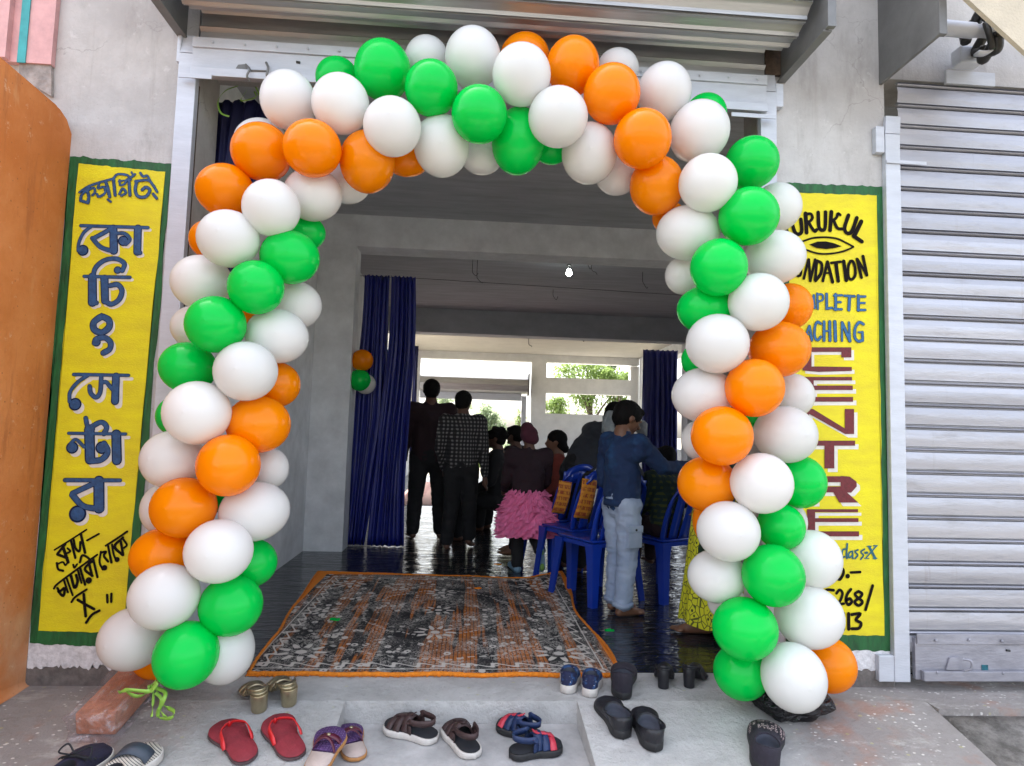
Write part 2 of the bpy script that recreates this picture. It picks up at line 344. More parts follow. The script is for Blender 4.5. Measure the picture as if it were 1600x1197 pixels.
# concrete apron in front of the door, with the recessed step
bm = BM()
A = lambda x, y, z: Vector((x, y, z))
def slab(pts, z1=0.0, z0=-.4):
    prism(bm, [A(x, y, z1) for x, y in pts], (0, 0, z0-z1))
slab([(-2.3, .17), (-2.3, RY), (2.1, RY), (2.1, .17)])
def rampslab(pts): prism(bm, [A(x, y, RM*(y-RY)) for x, y in pts], (0, 0, -.5))
rampslab([(-2.3, RY-.0005), (-2.3, -1.9), (-.50, -1.9), (-.475, RY-.0005)])
rampslab([(.516, RY-.0005), (.535, -1.9), (2.05, -1.9), (2.1, RY-.0005)])
slab([(2.102, .17), (2.102, -.235), (4.5, -.235), (4.5, .17)], -.003)
for v in bm.verts:
    if v.co.z > -.05: v.co.z += .003*noise.noise(v.co*5)
o = obj('pavement', bm, M_concrete); tag(o, kind='structure')
bm = BM()
prism(bm, [A(-.474, RY-.001, TZ), A(.515, RY-.001, TZ), A(.534, -1.9, TZ-.175), A(-.499, -1.9, TZ-.175)], (0, 0, -.3))
tag(obj('step', bm, M_step), kind='structure')
bm = BM()
prism(bm, [A(2.052, -1.9, -.42), A(2.085, -.72, -.155), A(2.10, -.238, -.035), A(4.5, -.238, -.035), A(4.5, -1.9, -.38)], (0, 0, -.2))
bmesh.ops.subdivide_edges(bm, edges=bm.edges[:], cuts=6, use_grid_fill=True)
for v in bm.verts:
    if v.co.z > -.39: v.co.z += .015*noise.noise(v.co*4)
tag(obj('rough_ground', bm, M_earth, smooth=True), kind='structure')
bm = BM(); box(bm, -1.5, 4.55, .172, 13.6, -.3, .004)
tag(obj('floor', bm, M_sheet), kind='structure')

# ------------------------------------------------------------------ the building
bld = thing('shop_building', 'unfinished grey plaster shop building with a wide open doorway and painted piers', 'building', (0, 0, 0))
def part(name, mt, *boxes, parent=None, bev=0):
    bm = BM()
    for b in boxes: box(bm, *b, bev=bev)
    return obj(name, bm, mt, parent or bld)
ZC = 3.22
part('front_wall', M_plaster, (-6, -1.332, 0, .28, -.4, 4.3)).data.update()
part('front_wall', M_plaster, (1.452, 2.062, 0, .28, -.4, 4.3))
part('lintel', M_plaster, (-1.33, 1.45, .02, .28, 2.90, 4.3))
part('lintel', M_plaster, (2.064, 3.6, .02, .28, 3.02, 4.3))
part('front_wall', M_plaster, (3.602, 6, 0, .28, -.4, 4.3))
for xa_, xb_ in ((-1.8, -1.48), (4.5, 4.8)):
    if xa_ > 0: part('side_wall', M_inner, (xa_, xb_, .282, .7, -.3, ZC), (xa_, xb_, .7, 3.0, -.3, .8), (xa_, xb_, .7, 3.0, 2.8, ZC))  # unseen window gap on the right, added to light the left wall
    part('side_wall', M_inner, (xa_, xb_, .282 if xa_ < 0 else 3.0, 8.6, -.3, ZC), (xa_, xb_, 8.6, 13.0, -.3, .9), (xa_, xb_, 8.6, 13.0, 2.95, ZC), (xa_, xb_, 13.0, 13.58, -.3, ZC))  # unseen gaps towards the rear, added to brighten the back of the room
part('column', M_inner, (-1.478, -1.12, 3.15, 3.42, .0, ZC-.002))
part('column', M_inner, (3.78, 4.498, 7.8, 8.1, .0, ZC-.002))
part('beam', M_inner, (-1.118, 4.498, 3.15, 3.44, 2.905, ZC-.003))
zb2 = P(850, 526, 7.8).z
part('beam', M_ceil, (-1.478, 3.778, 7.8, 8.1, zb2, ZC-.003))
part('ceiling', M_ceil, (-1.8, 4.8, .282, 8.0, ZC, ZC+.15))
part('ceiling', M_back_ceil_lit, (-1.8, 4.8, 8.002, 13.9, ZC, ZC+.15))
part('roof_slab', M_cement, (-1.8, 4.8, .3, 13.9, ZC+.152, ZC+.4))
# back wall with the rear shutter opening and two window bands
YB = 13.6
bx0 = -1.26; bx1 = P(831, 580, YB).x; zt = P(742, 562, YB).z
w0 = P(854, 580, YB).x; w1 = P(986, 580, YB).x
wz = [P(920, y, YB).z for y in (570, 592, 616, 648)]
part('back_wall', M_back, (-1.5, bx0, YB, YB+.25, -.3, ZC), (bx0, 4.5, YB, YB+.25, max(zt, wz[0]), ZC), (bx1, w0, YB, YB+.25, -.3, max(zt, wz[0])),
     (w1, 4.5, YB, YB+.25, -.3, wz[0]), (w0, w1, YB, YB+.25, wz[2], wz[1]), (w0, w1, YB, YB+.25, -.3, wz[3]))
bm = BM(); box(bm, -5.2, 5.2, YB+.3, YB+.31, -.41, -.40)
obj('back_step', bm, M_concrete, bld)
# raw reveal strips beside the shutter channel
part('reveal_edge', M_rust, (-1.334, -1.322, .004, .03, 0, 2.75))
# pink corner trim with teal stripe, raw cement below, orange parapet wall
pk = thing('corner_pilaster', 'pink painted pilaster with a teal stripe above the orange wall', 'pilaster', (-2.2, -.05, 2.75))
def relp(name, bm, mt, par, smooth=False):
    o = obj(name, bm, mt, par, smooth); o.matrix_parent_inverse = Matrix.Translation(par.location).inverted() if par.rotation_euler.z == 0 else (Matrix.Translation(par.location) @ Matrix.Rotation(par.rotation_euler.z, 4, 'Z')).inverted(); return o
pz = 2.745
xpr = P(83, 60, -.03).x; pz = P(60, 99, -.03).z; bm = BM(); box(bm, -2.7, xpr, -.03, -.001, pz, 5.0); relp('panel', bm, M_pink, pk)
xa, xb = P(31, 50, -.033).x, P(44, 50, -.033).x
bm = BM(); box(bm, xa, xb, -.036, -.031, pz-.004, 5.0); relp('stripe', bm, M_teal, pk)
bm = BM(); box(bm, P(0, 50, -.05).x-.25, P(14, 50, -.05).x, -.06, -.032, pz+.004, 5.0); relp('moulding', bm, M_pink, pk)
bm = BM(); prism(bm, [P(30, 98, -.02), P(80, 100, -.02), P(80, 150, -.02), P(62, 140, -.02), P(30, 120, -.02)], (0, .018, 0))
relp('broken_edge', bm, M_cement, pk)
ow = thing('orange_wall', 'rough orange painted boundary wall beside the Bengali sign', 'wall', (-1.95, -.8, 0))
bm = BM()
prof = [(0.0, -.3), (0, 2.50), (-.03, 2.535), (-.09, 2.56), (-1.7, 2.62), (-1.7, -.3)]
prism(bm, [Vector((-1.868, y-.001, z)) for y, z in prof], (-.28, 0, 0))
bmesh.ops.bevel(bm, geom=[e for e in bm.edges if all(v.co.x > -1.87 and v.co.z > 2.4 for v in e.verts)], offset=.02, segments=3, affect='EDGES')
relp('wall', bm, M_orange_wall, ow)
bm = BM()     # plaster fillet at the foot of the wall
n = 24; rows = []
for i in range(n+1):
    y = -1.7+1.699*i/n; rr = .02+.035*noise.noise(Vector((y*3, 1, 2)))+.04*(1-i/n)
    rows.append([bm.verts.new((-1.869+rr*(1-math.cos(a)) , y, rr*1.4*(1-math.sin(a))+.002)) for a in [k*math.pi/2/5 for k in range(6)]])
for a, b in zip(rows, rows[1:]):
    for k in range(5): bm.faces.new((a[k], a[k+1], b[k+1], b[k]))
relp('foot_fillet', bm, M_orange_wall, ow, True)
# cream concrete bracket, top right
cb = BM(); prism(cb, [P(1512, -2, -.5), P(1608, 86, -.5), P(1720, 188, -.5), P(1720, -60, -.5), P(1450, -60, -.5)], (0, .02, 0))
tag(obj('concrete_bracket', cb, M_cream), 'cream plastered slab corner jutting in above the closed shutter', 'slab')

# ------------------------------------------------------------------ roller shutters
def slat_profile(z0, z1, pitch, y):
    pts = []; z = z1
    while z > z0:
        for dz, dy in ((0, .0), (.002, .018), (.007, .018), (.010, -.003), (.0145, -.008), (.019, -.003), (.021, .018), (.026, .018), (.029, -.001), (.055, -.006), (pitch-.02, -.004), (pitch-.004, .0)):
            pts.append((y+dy, z-dz))
        z -= pitch
    return pts
def sheet(bm, prof, x0, x1, nx=1, wob=0):
    rows = []
    for y, z in prof:
        rows.append([bm.verts.new((x0+(x1-x0)*i/nx, y+wob*noise.noise(Vector((i*.9, z*9, 3))), z)) for i in range(nx+1)])
    for a, b in zip(rows, rows[1:]):
        for k in range(nx): bm.faces.new((a[k], a[k+1], b[k+1], b[k]))
def rivets(bm, pts, r=.006):
    for p in pts: ellipsoid(bm, p, (r, r*.6, r), sub=1)
# closed shutter on the right
sh = thing('roller_shutter', 'closed silver roller shutter on the right with its lock rail at the bottom', 'shutter', (2.7, 0, 0))
bm = BM(); sheet(bm, slat_profile(.24, 2.985, .1085, -.016), 2.12, 3.6, 12, .0015)
autosmooth(relp('slat_curtain', bm, M_slat, sh), 40)
bm = BM(); xc0, xc1 = P(1385, 300, -.034).x, P(1408, 300, -.034).x; box(bm, xc0, xc1, -.034, -.001, .035, 2.70, bev=.004); box(bm, xc0-.075, xc0+.001, -.030, -.001, .035, .155, bev=.004)
prism(bm, [Vector((xc0, -.034, 2.702)), Vector((xc1, -.034, 2.702)), Vector((xc1+.015, -.02, 2.80)), Vector((xc0+.015, -.02, 2.80))], (0, .02, 0))
relp('side_channel', bm, M_silver, sh)
bm = BM(); box(bm, xc0-.05, xc0-.005, -.035, -.001, 2.60, 2.735, bev=.004); box(bm, xc0, 2.25, -.042, -.037, 2.545, 2.562)
relp('welded_tab', bm, M_silver, sh)
bm = BM(); box(bm, 2.14, 3.6, -.040, -.018, .05, .24, bev=.002); box(bm, 2.145, 3.6, -.050, -.041, .215, .262, bev=.002)
box(bm, 2.165, 3.6, -.064, -.041, .05, .095, bev=.003)
rail = relp('bottom_rail', bm, M_rail, sh)
bm = BM(); rivets(bm, [P(x, y, -.056) for x, y in ((1463, 1001), (1515, 1000), (1566, 1002))]+[P(x, y, -.066) for x, y in ((1465, 1051), (1568, 1052))], .008)
relp('rivet', bm, M_rail, rail)
bm = BM()
c0 = P(1494, 1040, -.05); prism(bm, [c0+Vector(v) for v in ((-.05, 0, -.02), (-.03, 0, .035), (.01, 0, .04), (.028, 0, .02), (.028, 0, -.02))], (0, .009, 0))
tube(bm, [P(1505, 1030, -.066), P(1517, 1033, -.085), P(1518, 1044, -.085), P(1507, 1048, -.066)], .006)
relp('hasp', bm, M_rail, rail)
bm = BM(); box(bm, P(1523, 1040, 0).x, P(1533, 1040, 0).x, -.0425, -.0405, P(1520, 1045, 0).z, P(1520, 1034, 0).z); 
relp('keyhole', bm, M_teal2, rail)
bm = BM(); tube(bm, [P(1572, 1016, -.042), P(1578, 1017, -.042)], .005); relp('keyhole', bm, M_black, rail)
bm = BM(); box(bm, 2.036, 2.052, -.40, -.001, 2.972, 4.2); box(bm, 2.034, 2.07, -.425, -.401, 2.972, 4.2)
relp('bracket_plate', bm, M_dkmetal, sh)
bm = BM(); a0 = P(1440, 40, -.22); a1 = P(1520, 48, -.22); tube(bm, [a0, a1], .036, 20, smooth=False); tube(bm, [P(1520, 48, -.22), P(1900, 70, -.22)], .03, 16, smooth=False)
autosmooth(relp('shaft', bm, M_silver, sh))
bm = BM(); cc = P(1527, 52, -.22)
for k in range(7):
    a = k*.9; tube(bm, [cc+Vector((.0+.012*k, .0+.07*math.cos(a), .07*math.sin(a))), cc+Vector((.01+.012*k, .11*math.cos(a+.7), .11*math.sin(a+.7))), cc+Vector((.02+.012*k, .07*math.cos(a+1.4), .08*math.sin(a+1.4)))], .024)
tube(bm, [cc+Vector((0, -.05, .02)), cc+Vector((.01, -.06, -.05)), cc+Vector((.03, -.05, -.11))], .014)
relp('spring_clamp', bm, M_black, sh, True)
bm = BM(); pts = []
for k in range(9):
    a = R(-100+k*22); pts.append(P(1530, 45, -.25)+Vector((.105*math.cos(a), 0, .125*math.sin(a))))
ribbon(bm, pts, .035, (0, 1, 0), .012); relp('pulley_rim', bm, M_silver, sh, True)
bm = BM(); box(bm, P(1470, 90, 0).x, P(1545, 90, 0).x, -.035, -.018, 2.985, 3.055); box(bm, P(1478, 90, 0).x, P(1512, 90, 0).x, -.10, -.03, 3.06, 3.15, bev=.01)
relp('mounting_plate', bm, M_silver, sh)
# open shutter over the doorway
so_ = thing('roller_shutter', 'galvanised roller shutter coiled up over the open doorway', 'shutter', (0, 0, 0))
bm = BM()
prof = []; yc, zc_, rc = -.215, 3.235, .235
for k in range(60):
    a = R(95+k*10.6)
    rr = rc-.0016*k
    if R(95) <= a <= R(420):
        prof.append((yc+rr*math.cos(a), zc_+rr*math.sin(a)))
prof2 = []
for i in range(len(prof)-1):
    (y0, z0), (y1, z1) = prof[i], prof[i+1]
    if i % 2 == 0:
        prof2 += [(y0, z0), (y0*.8+y1*.2, z0*.8+z1*.2)]
    else:
        ym, zm = (y0+y1)/2, (z0+z1)/2; dy, dz = ym-yc, zm-zc_; l = math.hypot(dy, dz); k = .014/l
        prof2 += [(y0, z0), (y0*.75+y1*.25+dy*k, z0*.75+z1*.25+dz*k), (y0*.6+y1*.4-dy*k*.4, z0*.6+z1*.4-dz*k*.4), (y0*.4+y1*.6+dy*k, z0*.4+z1*.6+dz*k)]
sheet(bm, prof2, -1.33, 1.47, 10, .002)
autosmooth(relp('coiled_slats', bm, M_galv, so_), 40)
bm = BM(); sheet(bm, [(-.03, 3.35), (-.035, 3.2), (-.03, 3.12), (-.05, 3.10), (-.03, 3.08), (-.03, 3.02), (-.048, 3.005), (-.03, 2.99), (-.03, 2.93)], -1.31, 1.42, 6, .002)
relp('hanging_slats', bm, M_galv, so_)
bm = BM(); box(bm, -1.335, 1.425, -.045, -.022, 2.762, 2.945, bev=.002); box(bm, -1.333, 1.423, -.056, -.046, 2.90, 2.948, bev=.002); box(bm, -1.33, 1.42, -.066, -.046, 2.758, 2.80, bev=.003)
br = relp('bottom_rail', bm, M_silver, so_)
bm = BM(); rivets(bm, [Vector((-1.24+.145*i, -.062, 2.922)) for i in range(19)], .007); relp('rivet', bm, M_silver, br)
bm = BM()
q = [P(362, 117, -.05), P(372, 101, -.05), P(385, 100, -.05), P(388, 116, -.05)]; prism(bm, q, (0, .008, 0))
tube(bm, [P(384, 101, -.06), P(390, 108, -.085), P(386, 118, -.085), P(389, 126, -.07)], .005)
tube(bm, [P(416, 98, -.06), P(419, 106, -.085), P(417, 117, -.085), P(420, 119, -.06)], .006)
tube(bm, [P(390, 110, -.07), P(416, 111, -.07)], .004, smooth=False); relp('latch', bm, M_dkmetal, br)
bm = BM(); tube(bm, [P(463, 97, -.047), P(469, 98, -.047)], .006); relp('keyhole', bm, M_black, br)
for sx in (-1, 1):
    bm = BM()
    x0, x1 = (P(277, 124, -.04).x, P(306, 124, -.04).x) if sx < 0 else (P(1189, 200, -.04).x, P(1214, 200, -.04).x)
    box(bm, x0, x1, -.04, -.001, .03, 2.875, bev=.004)
    xi = x1 if sx < 0 else x0
    prism(bm, [Vector((x0, -.04, 2.877)), Vector((x1, -.04, 2.877)), Vector((x1-.025*(sx < 0)-.0*(sx > 0), -.02, 2.972)), Vector((x0+.0*(sx < 0)+.02*(sx > 0), -.02, 2.972))], (0, .018, 0))
    relp('side_channel', bm, M_silver, so_)
    bm = BM()
    if sx < 0: box(bm, x0-.012, x0+.005, -.04, -.001, 2.83, 2.965, bev=.004); box(bm, P(279, 119, -.08).x, P(331, 119, -.08).x, -.083, -.077, P(300, 122, -.08).z, P(300, 115, -.08).z)
    else: box(bm, x1-.003, x1+.035, -.04, -.001, 2.80, 2.92, bev=.004); box(bm, P(1143, 180, -.08).x, P(1212, 180, -.08).x, -.083, -.077, P(1180, 184, -.08).z, P(1180, 178, -.08).z)
    relp('welded_tab', bm, M_silver, so_)
    bm = BM()
    if sx < 0: box(bm, -1.40, -1.386, -.44, -.001, 2.968, 4.2); box(bm, -1.415, -1.374, -.44, -.001, 2.958, 2.967)
    else: box(bm, 1.512, 1.526, -.42, -.001, 2.955, 4.2); box(bm, 1.508, 1.545, -.445, -.421, 2.955, 4.2); box(bm, 1.50, 1.54, -.42, -.001, 2.945, 2.954)
    relp('bracket_plate', bm, M_dkmetal, so_)
bm = BM(); box(bm, 1.43, 1.51, -.02, -.004, 2.975, 3.3); relp('back_plate', bm, M_rust, so_)
# rear shutter, half rolled down
rs = thing('roller_shutter', 'rear roller shutter hanging half open against the bright daylight', 'shutter', (0, YB, 2))
zz = [P(742, y, YB).z for y in (588, 613, 623)]
bm = BM(); rr = (zz[0]-zz[1])/2; zcen = (zz[0]+zz[1])/2
pr = []
for k in range(33):
    a = 2*math.pi*k/32; q = rr*(1+.06*(k % 4 == 0)); pr.append((YB+.02+q*math.cos(a)*1.0, zcen+q*math.sin(a)))
sheet(bm, pr, bx0+.02, bx1-.1, 1); relp('coiled_slats', bm, M_galv, rs)
bm = BM(); box(bm, bx0+.02, bx1-.25, YB+.02, YB+.05, zz[2]-.02, zz[1]); relp('bottom_rail', bm, M_silver, rs)
bm = BM(); box(bm, bx1-.1, bx1-.07, YB-.25, YB+.25, zz[1]-.05, zz[0]+.1); relp('bracket_plate', bm, M_dkmetal, rs)
bm = BM(); box(bm, bx1-.25, bx1-.13, YB-.06, YB-.01, 0, zz[1]-.06); relp('side_channel', bm, M_silver, rs)

# ------------------------------------------------------------------ painted signs
YS = -.0022
def wavy_rect(x0, x1, z0, z1, amp, seed, n=26):
    pts = []
    def nz(a): return amp*noise.noise(Vector((a*14, seed, .5)))
    for i in range(n): t = i/n; pts.append((x0+(x1-x0)*t, z0+nz(t*1.3)))
    for i in range(n*2): t = i/(n*2); pts.append((x1+nz(t*5+9), z0+(z1-z0)*t))
    for i in range(n): t = i/n; pts.append((x1+(x0-x1)*t, z1+nz(t+31)))
    for i in range(n*2): t = i/(n*2); pts.append((x0+nz(t*5+50), z1+(z0-z1)*t))
    return pts
STK = [0]
def stroke_poly(bm, pts, w, y):
    closed_ = len(pts) > 6 and (pts[0]-pts[-1]).length < 1e-3
    ps = [Vector((p.x, p.z)) for p in pts]; n = len(ps); L = []; Rr = []
    for i, p in enumerate(ps):
        t = (ps[min(i+1, n-1)]-ps[max(i-1, 0)])
        if closed_ and i in (0, n-1): t = ps[1]-ps[n-2]
        if t.length < 1e-6: t = Vector((1, 0))
        t.normalize(); nn = Vector((-t.y, t.x)); ww = w/2*(1+.10*noise.noise(Vector((p.x*40, p.y*40, 1))))
        L.append(p+nn*ww); Rr.append(p-nn*ww)
    def arc(c, frm, sgn):
        out = []
        for k in range(1, 6):
            a = sgn*math.pi*k/6; v = frm; out.append(c+Vector((v.x*math.cos(a)-v.y*math.sin(a), v.x*math.sin(a)+v.y*math.cos(a))))
        return out
    capE = arc(ps[-1], L[-1]-ps[-1], -1); capS = arc(ps[0], Rr[0]-ps[0], -1)
    # quads for the body, fans for the caps
    vl = [bm.verts.new((p.x, y, p.y)) for p in L]; vr = [bm.verts.new((p.x, y, p.y)) for p in Rr]
    for i in range(n-1): bm.faces.new((vl[i], vl[i+1], vr[i+1], vr[i]))
    if closed_: return
    ve = [bm.verts.new((p.x, y, p.y)) for p in capE]; bm.faces.new([vl[-1]]+ve+[vr[-1]])
    vs = [bm.verts.new((p.x, y, p.y)) for p in capS]; bm.faces.new([vr[0]]+vs+[vl[0]])
def lettering(name, parent, mt, T, strokes, blobs=(), polys=(), shadow=None, straight=False, bold=1.0):
    """strokes traced on the wall: T = (x0, y0, scale) turns tracing units into the sign's place"""
    fx = lambda x, y: (T[0]+x/T[2], T[1]+y/T[2])
    def one(nm, mat_, dx, dy, yb, wk=1.0):
        bm = BM(); y = yb
        for pts, w in strokes:
            pp = [P(*fx(a+dx, b+dy), y) for a, b in pts]
            if not straight: pp = catmull(pp, 5)
            k = depth(pp[0])/FPX/T[2]; y -= .00004
            stroke_poly(bm, pp, w*k*1.12*bold*wk, y)
        for bx, by, r in blobs:
            c = P(*fx(bx+dx, by+dy), y); k = depth(c)/FPX/T[2]; y -= .00004
            bm.faces.new([bm.verts.new((c.x+r*k*wk*math.cos(a)*.97, y, c.z+r*k*wk*math.sin(a))) for a in [2*math.pi*i/20 for i in range(20)]])
        for pl in polys:
            y -= .00004; f = bm.faces.new([bm.verts.new(P(*fx(a+dx, b+dy), y)) for a, b in pl]); bmesh.ops.triangulate(bm, faces=[f])
        for f in bm.faces:
            if f.normal.y > 0: f.normal_flip()
        bmesh.ops.remove_doubles(bm, verts=bm.verts, dist=1e-7)
        bm.normal_update()
        return relp(nm, bm, mat_, parent)
    if shadow: one(name+'_outline', M_shadow, shadow[0], shadow[1], YS-.0030)
    if mt in (M_blue, M_blue2):
        one(name+'_edge', M_navy_edge, 0, 0, YS-.0050, 1.08); return one(name, mt, 0, 0, YS-.0078, .84)
    return one(name, mt, 0, 0, YS-.0055)
def wavy_quad(cs, amp, seed, n=40):
    pts = []
    for k in range(4):
        a, b = cs[k], cs[(k+1) % 4]
        for i in range(n):
            p = a.lerp(b, i/n); w = amp*(noise.noise(Vector((i*.35+k*50, seed, .5)))+.5*noise.noise(Vector((i*1.3+k*50, seed, 2))))
            d = (b-a).normalized(); p = p+Vector((-d.z, 0, d.x))*w*min(1, i/3, (n-i)/3); pts.append(p)
    return pts
def sign(label, outer, inner, seed):
    oc = [P(*q, 0) for q in outer]; ic = [P(*q, 0) for q in inner]
    for c_ in oc+ic: c_.y = 0
    s = thing('painted_sign', label, 'sign', ((oc[0].x+oc[2].x)/2, 0, oc[2].z))
    bm = BM(); prism(bm, [Vector((p.x, -.0020, p.z)) for p in wavy_quad(oc, .009, seed)], (0, -.0012, 0)); relp('border', bm, M_green, s)
    bm = BM(); prism(bm, [Vector((p.x, -.0036, p.z)) for p in wavy_quad(ic, .004, seed+4)], (0, -.0010, 0)); relp('yellow_panel', bm, M_yellow, s)
    return s
s1 = sign('tall yellow painted sign in blue Bengali letters, green edged, beside the orange wall', [(110, 245), (269, 256), (204, 1012), (47, 1004)], [(124, 256), (259, 269), (193, 988), (61, 985)], 1)
T6 = (60, 250, 3.861); T7 = (60, 540, 4.277); T8 = (60, 800, 5.985)
lettering('lettering', s1, M_blue, T6, [
    ([(248, 195), (300, 160), (370, 135), (455, 112)], 13), ([(310, 158), (262, 210), (254, 245)], 15), ([(254, 245), (298, 258)], 15), ([(288, 178), (304, 215), (299, 258)], 17), ([(298, 182), (335, 168), (341, 195), (326, 212)], 13),
    ([(368, 140), (360, 170), (395, 162), (402, 198), (365, 222), (353, 205)], 13), ([(405, 128), (418, 170), (430, 222)], 17), ([(418, 238), (436, 252)], 12),
    ([(452, 112), (463, 212)], 16), ([(452, 112), (478, 86), (530, 90), (556, 104), (582, 86)], 13), ([(562, 74), (572, 94)], 10), ([(490, 122), (494, 152), (522, 142), (532, 118)], 12), ([(545, 112), (552, 213)], 16), ([(484, 128), (560, 118)], 9), ([(488, 205), (508, 172), (528, 198), (500, 215)], 13),
    ([(615, 78), (632, 100), (655, 94), (672, 122)], 13), ([(585, 128), (660, 122), (690, 150), (716, 192)], 14), ([(592, 132), (584, 182), (602, 220), (648, 220), (672, 182), (648, 164), (626, 180)], 17), ([(692, 205), (714, 232)], 15)])
SHD = (13, 15)
lettering('lettering', s1, M_blue, T6, [
    ([(256, 396), (660, 408)], 18), ([(320, 400), (272, 440), (244, 500), (240, 548)], 17), ([(445, 412), (330, 474)], 24), ([(325, 472), (375, 525), (455, 552)], 24), ([(452, 412), (455, 548)], 40), ([(470, 442), (520, 444), (552, 478), (528, 508)], 20), ([(600, 412), (596, 555)], 38), ([(600, 555), (612, 560)], 26),
    ([(328, 712), (345, 650), (400, 605), (470, 596), (518, 625), (506, 668)], 25), ([(325, 705), (326, 860)], 44), ([(330, 862), (350, 862)], 26), ([(276, 702), (552, 708)], 18), ([(398, 715), (402, 850)], 40), ([(402, 852), (440, 870), (486, 842), (504, 788), (478, 752), (432, 758)], 27),
    ([(382, 942), (424, 966), (426, 1008), (384, 1040), (338, 1024), (334, 980), (382, 942)], 34), ([(340, 1105), (350, 1080), (400, 1072), (434, 1100), (430, 1140), (392, 1164)], 30)],
    blobs=[(268, 545, 32), (512, 488, 30), (478, 664, 22), (350, 1100, 24)], shadow=SHD)
lettering('lettering', s1, M_blue, T7, [
    ([(236, 193), (602, 199)], 20), ([(330, 200), (262, 245), (212, 310), (208, 375)], 22), ([(342, 272), (350, 318), (384, 345), (412, 312), (420, 215)], 26), ([(420, 250), (452, 244), (480, 276), (512, 312)], 24), ([(518, 205), (512, 372)], 44),
    ([(202, 586), (582, 591)], 19), ([(216, 652), (252, 628), (304, 676)], 20), ([(316, 484), (328, 536), (362, 560)], 26), ([(350, 545), (420, 512), (456, 545), (438, 588)], 30), ([(340, 560), (345, 762)], 56), ([(350, 772), (420, 762), (462, 712), (438, 654)], 36), ([(520, 592), (524, 768)], 54),
    ([(178, 899), (545, 901)], 24), ([(392, 912), (228, 988)], 32), ([(226, 998), (300, 1072), (420, 1094)], 34), ([(404, 905), (405, 1088)], 60)],
    blobs=[(245, 392, 40), (226, 682, 38), (424, 682, 40), (262, 1125, 54)], shadow=(22, 24))
lettering('lettering', s1, M_blk, T8, [
    ([(150, 355), (300, 262), (450, 165)], 15), ([(250, 302), (178, 392)], 22), ([(178, 396), (270, 432)], 24), ([(232, 332), (278, 470)], 26), ([(272, 340), (298, 368), (262, 388)], 18), ([(172, 478), (186, 535), (230, 550)], 20), ([(175, 490), (228, 468), (252, 498), (276, 468)], 16), ([(305, 270), (345, 430)], 20), ([(330, 262), (346, 335), (384, 368), (392, 282)], 20), ([(396, 205), (436, 380)], 22), ([(455, 266), (565, 205)], 17),
    ([(145, 716), (180, 672), (350, 545), (550, 400)], 18), ([(325, 492), (336, 522), (362, 488)], 16), ([(178, 712), (200, 742), (244, 712), (232, 786), (186, 742)], 22), ([(236, 630), (276, 752)], 18), ([(265, 622), (320, 778)], 18), ([(305, 600), (338, 708), (366, 650), (352, 590)], 24), ([(370, 548), (402, 662)], 18), ([(390, 525), (436, 680)], 20), ([(490, 468), (434, 535), (505, 598)], 22), ([(470, 470), (502, 598)], 22), ([(388, 470), (408, 408), (455, 422), (500, 468)], 20), ([(512, 440), (552, 610)], 20),
    ([(584, 372), (572, 470), (602, 538)], 18), ([(588, 380), (632, 372), (612, 410), (652, 464)], 20), ([(650, 312), (682, 472)], 20), ([(630, 315), (740, 245), (830, 182)], 18), ([(688, 305), (702, 392), (722, 440)], 18), ([(790, 240), (712, 322), (786, 402)], 22), ([(768, 268), (792, 402)], 22), ([(796, 258), (826, 308), (800, 336)], 18),
    ([(310, 842), (345, 795), (450, 725)], 19), ([(368, 822), (445, 868), (520, 908)], 24), ([(424, 770), (430, 860), (442, 975)], 24), ([(446, 1035), (500, 962), (570, 922)], 22), ([(642, 775), (645, 845)], 20), ([(682, 765), (680, 840)], 20)],
    blobs=[(470, 640, 30), (618, 522, 26), (735, 445, 24)])
s2 = sign('tall yellow painted coaching centre sign in English, green edged, beside the closed shutter', [(1217, 286), (1379, 292), (1391, 1017), (1228, 1012)], [(1230, 301), (1369, 306), (1381, 993), (1242, 990)], 8)
R1 = (1220, 320, 7.482); R2 = (1220, 440, 7.482); R3 = (1220, 580, 4.276); R4 = (1260, 830, 7.043)
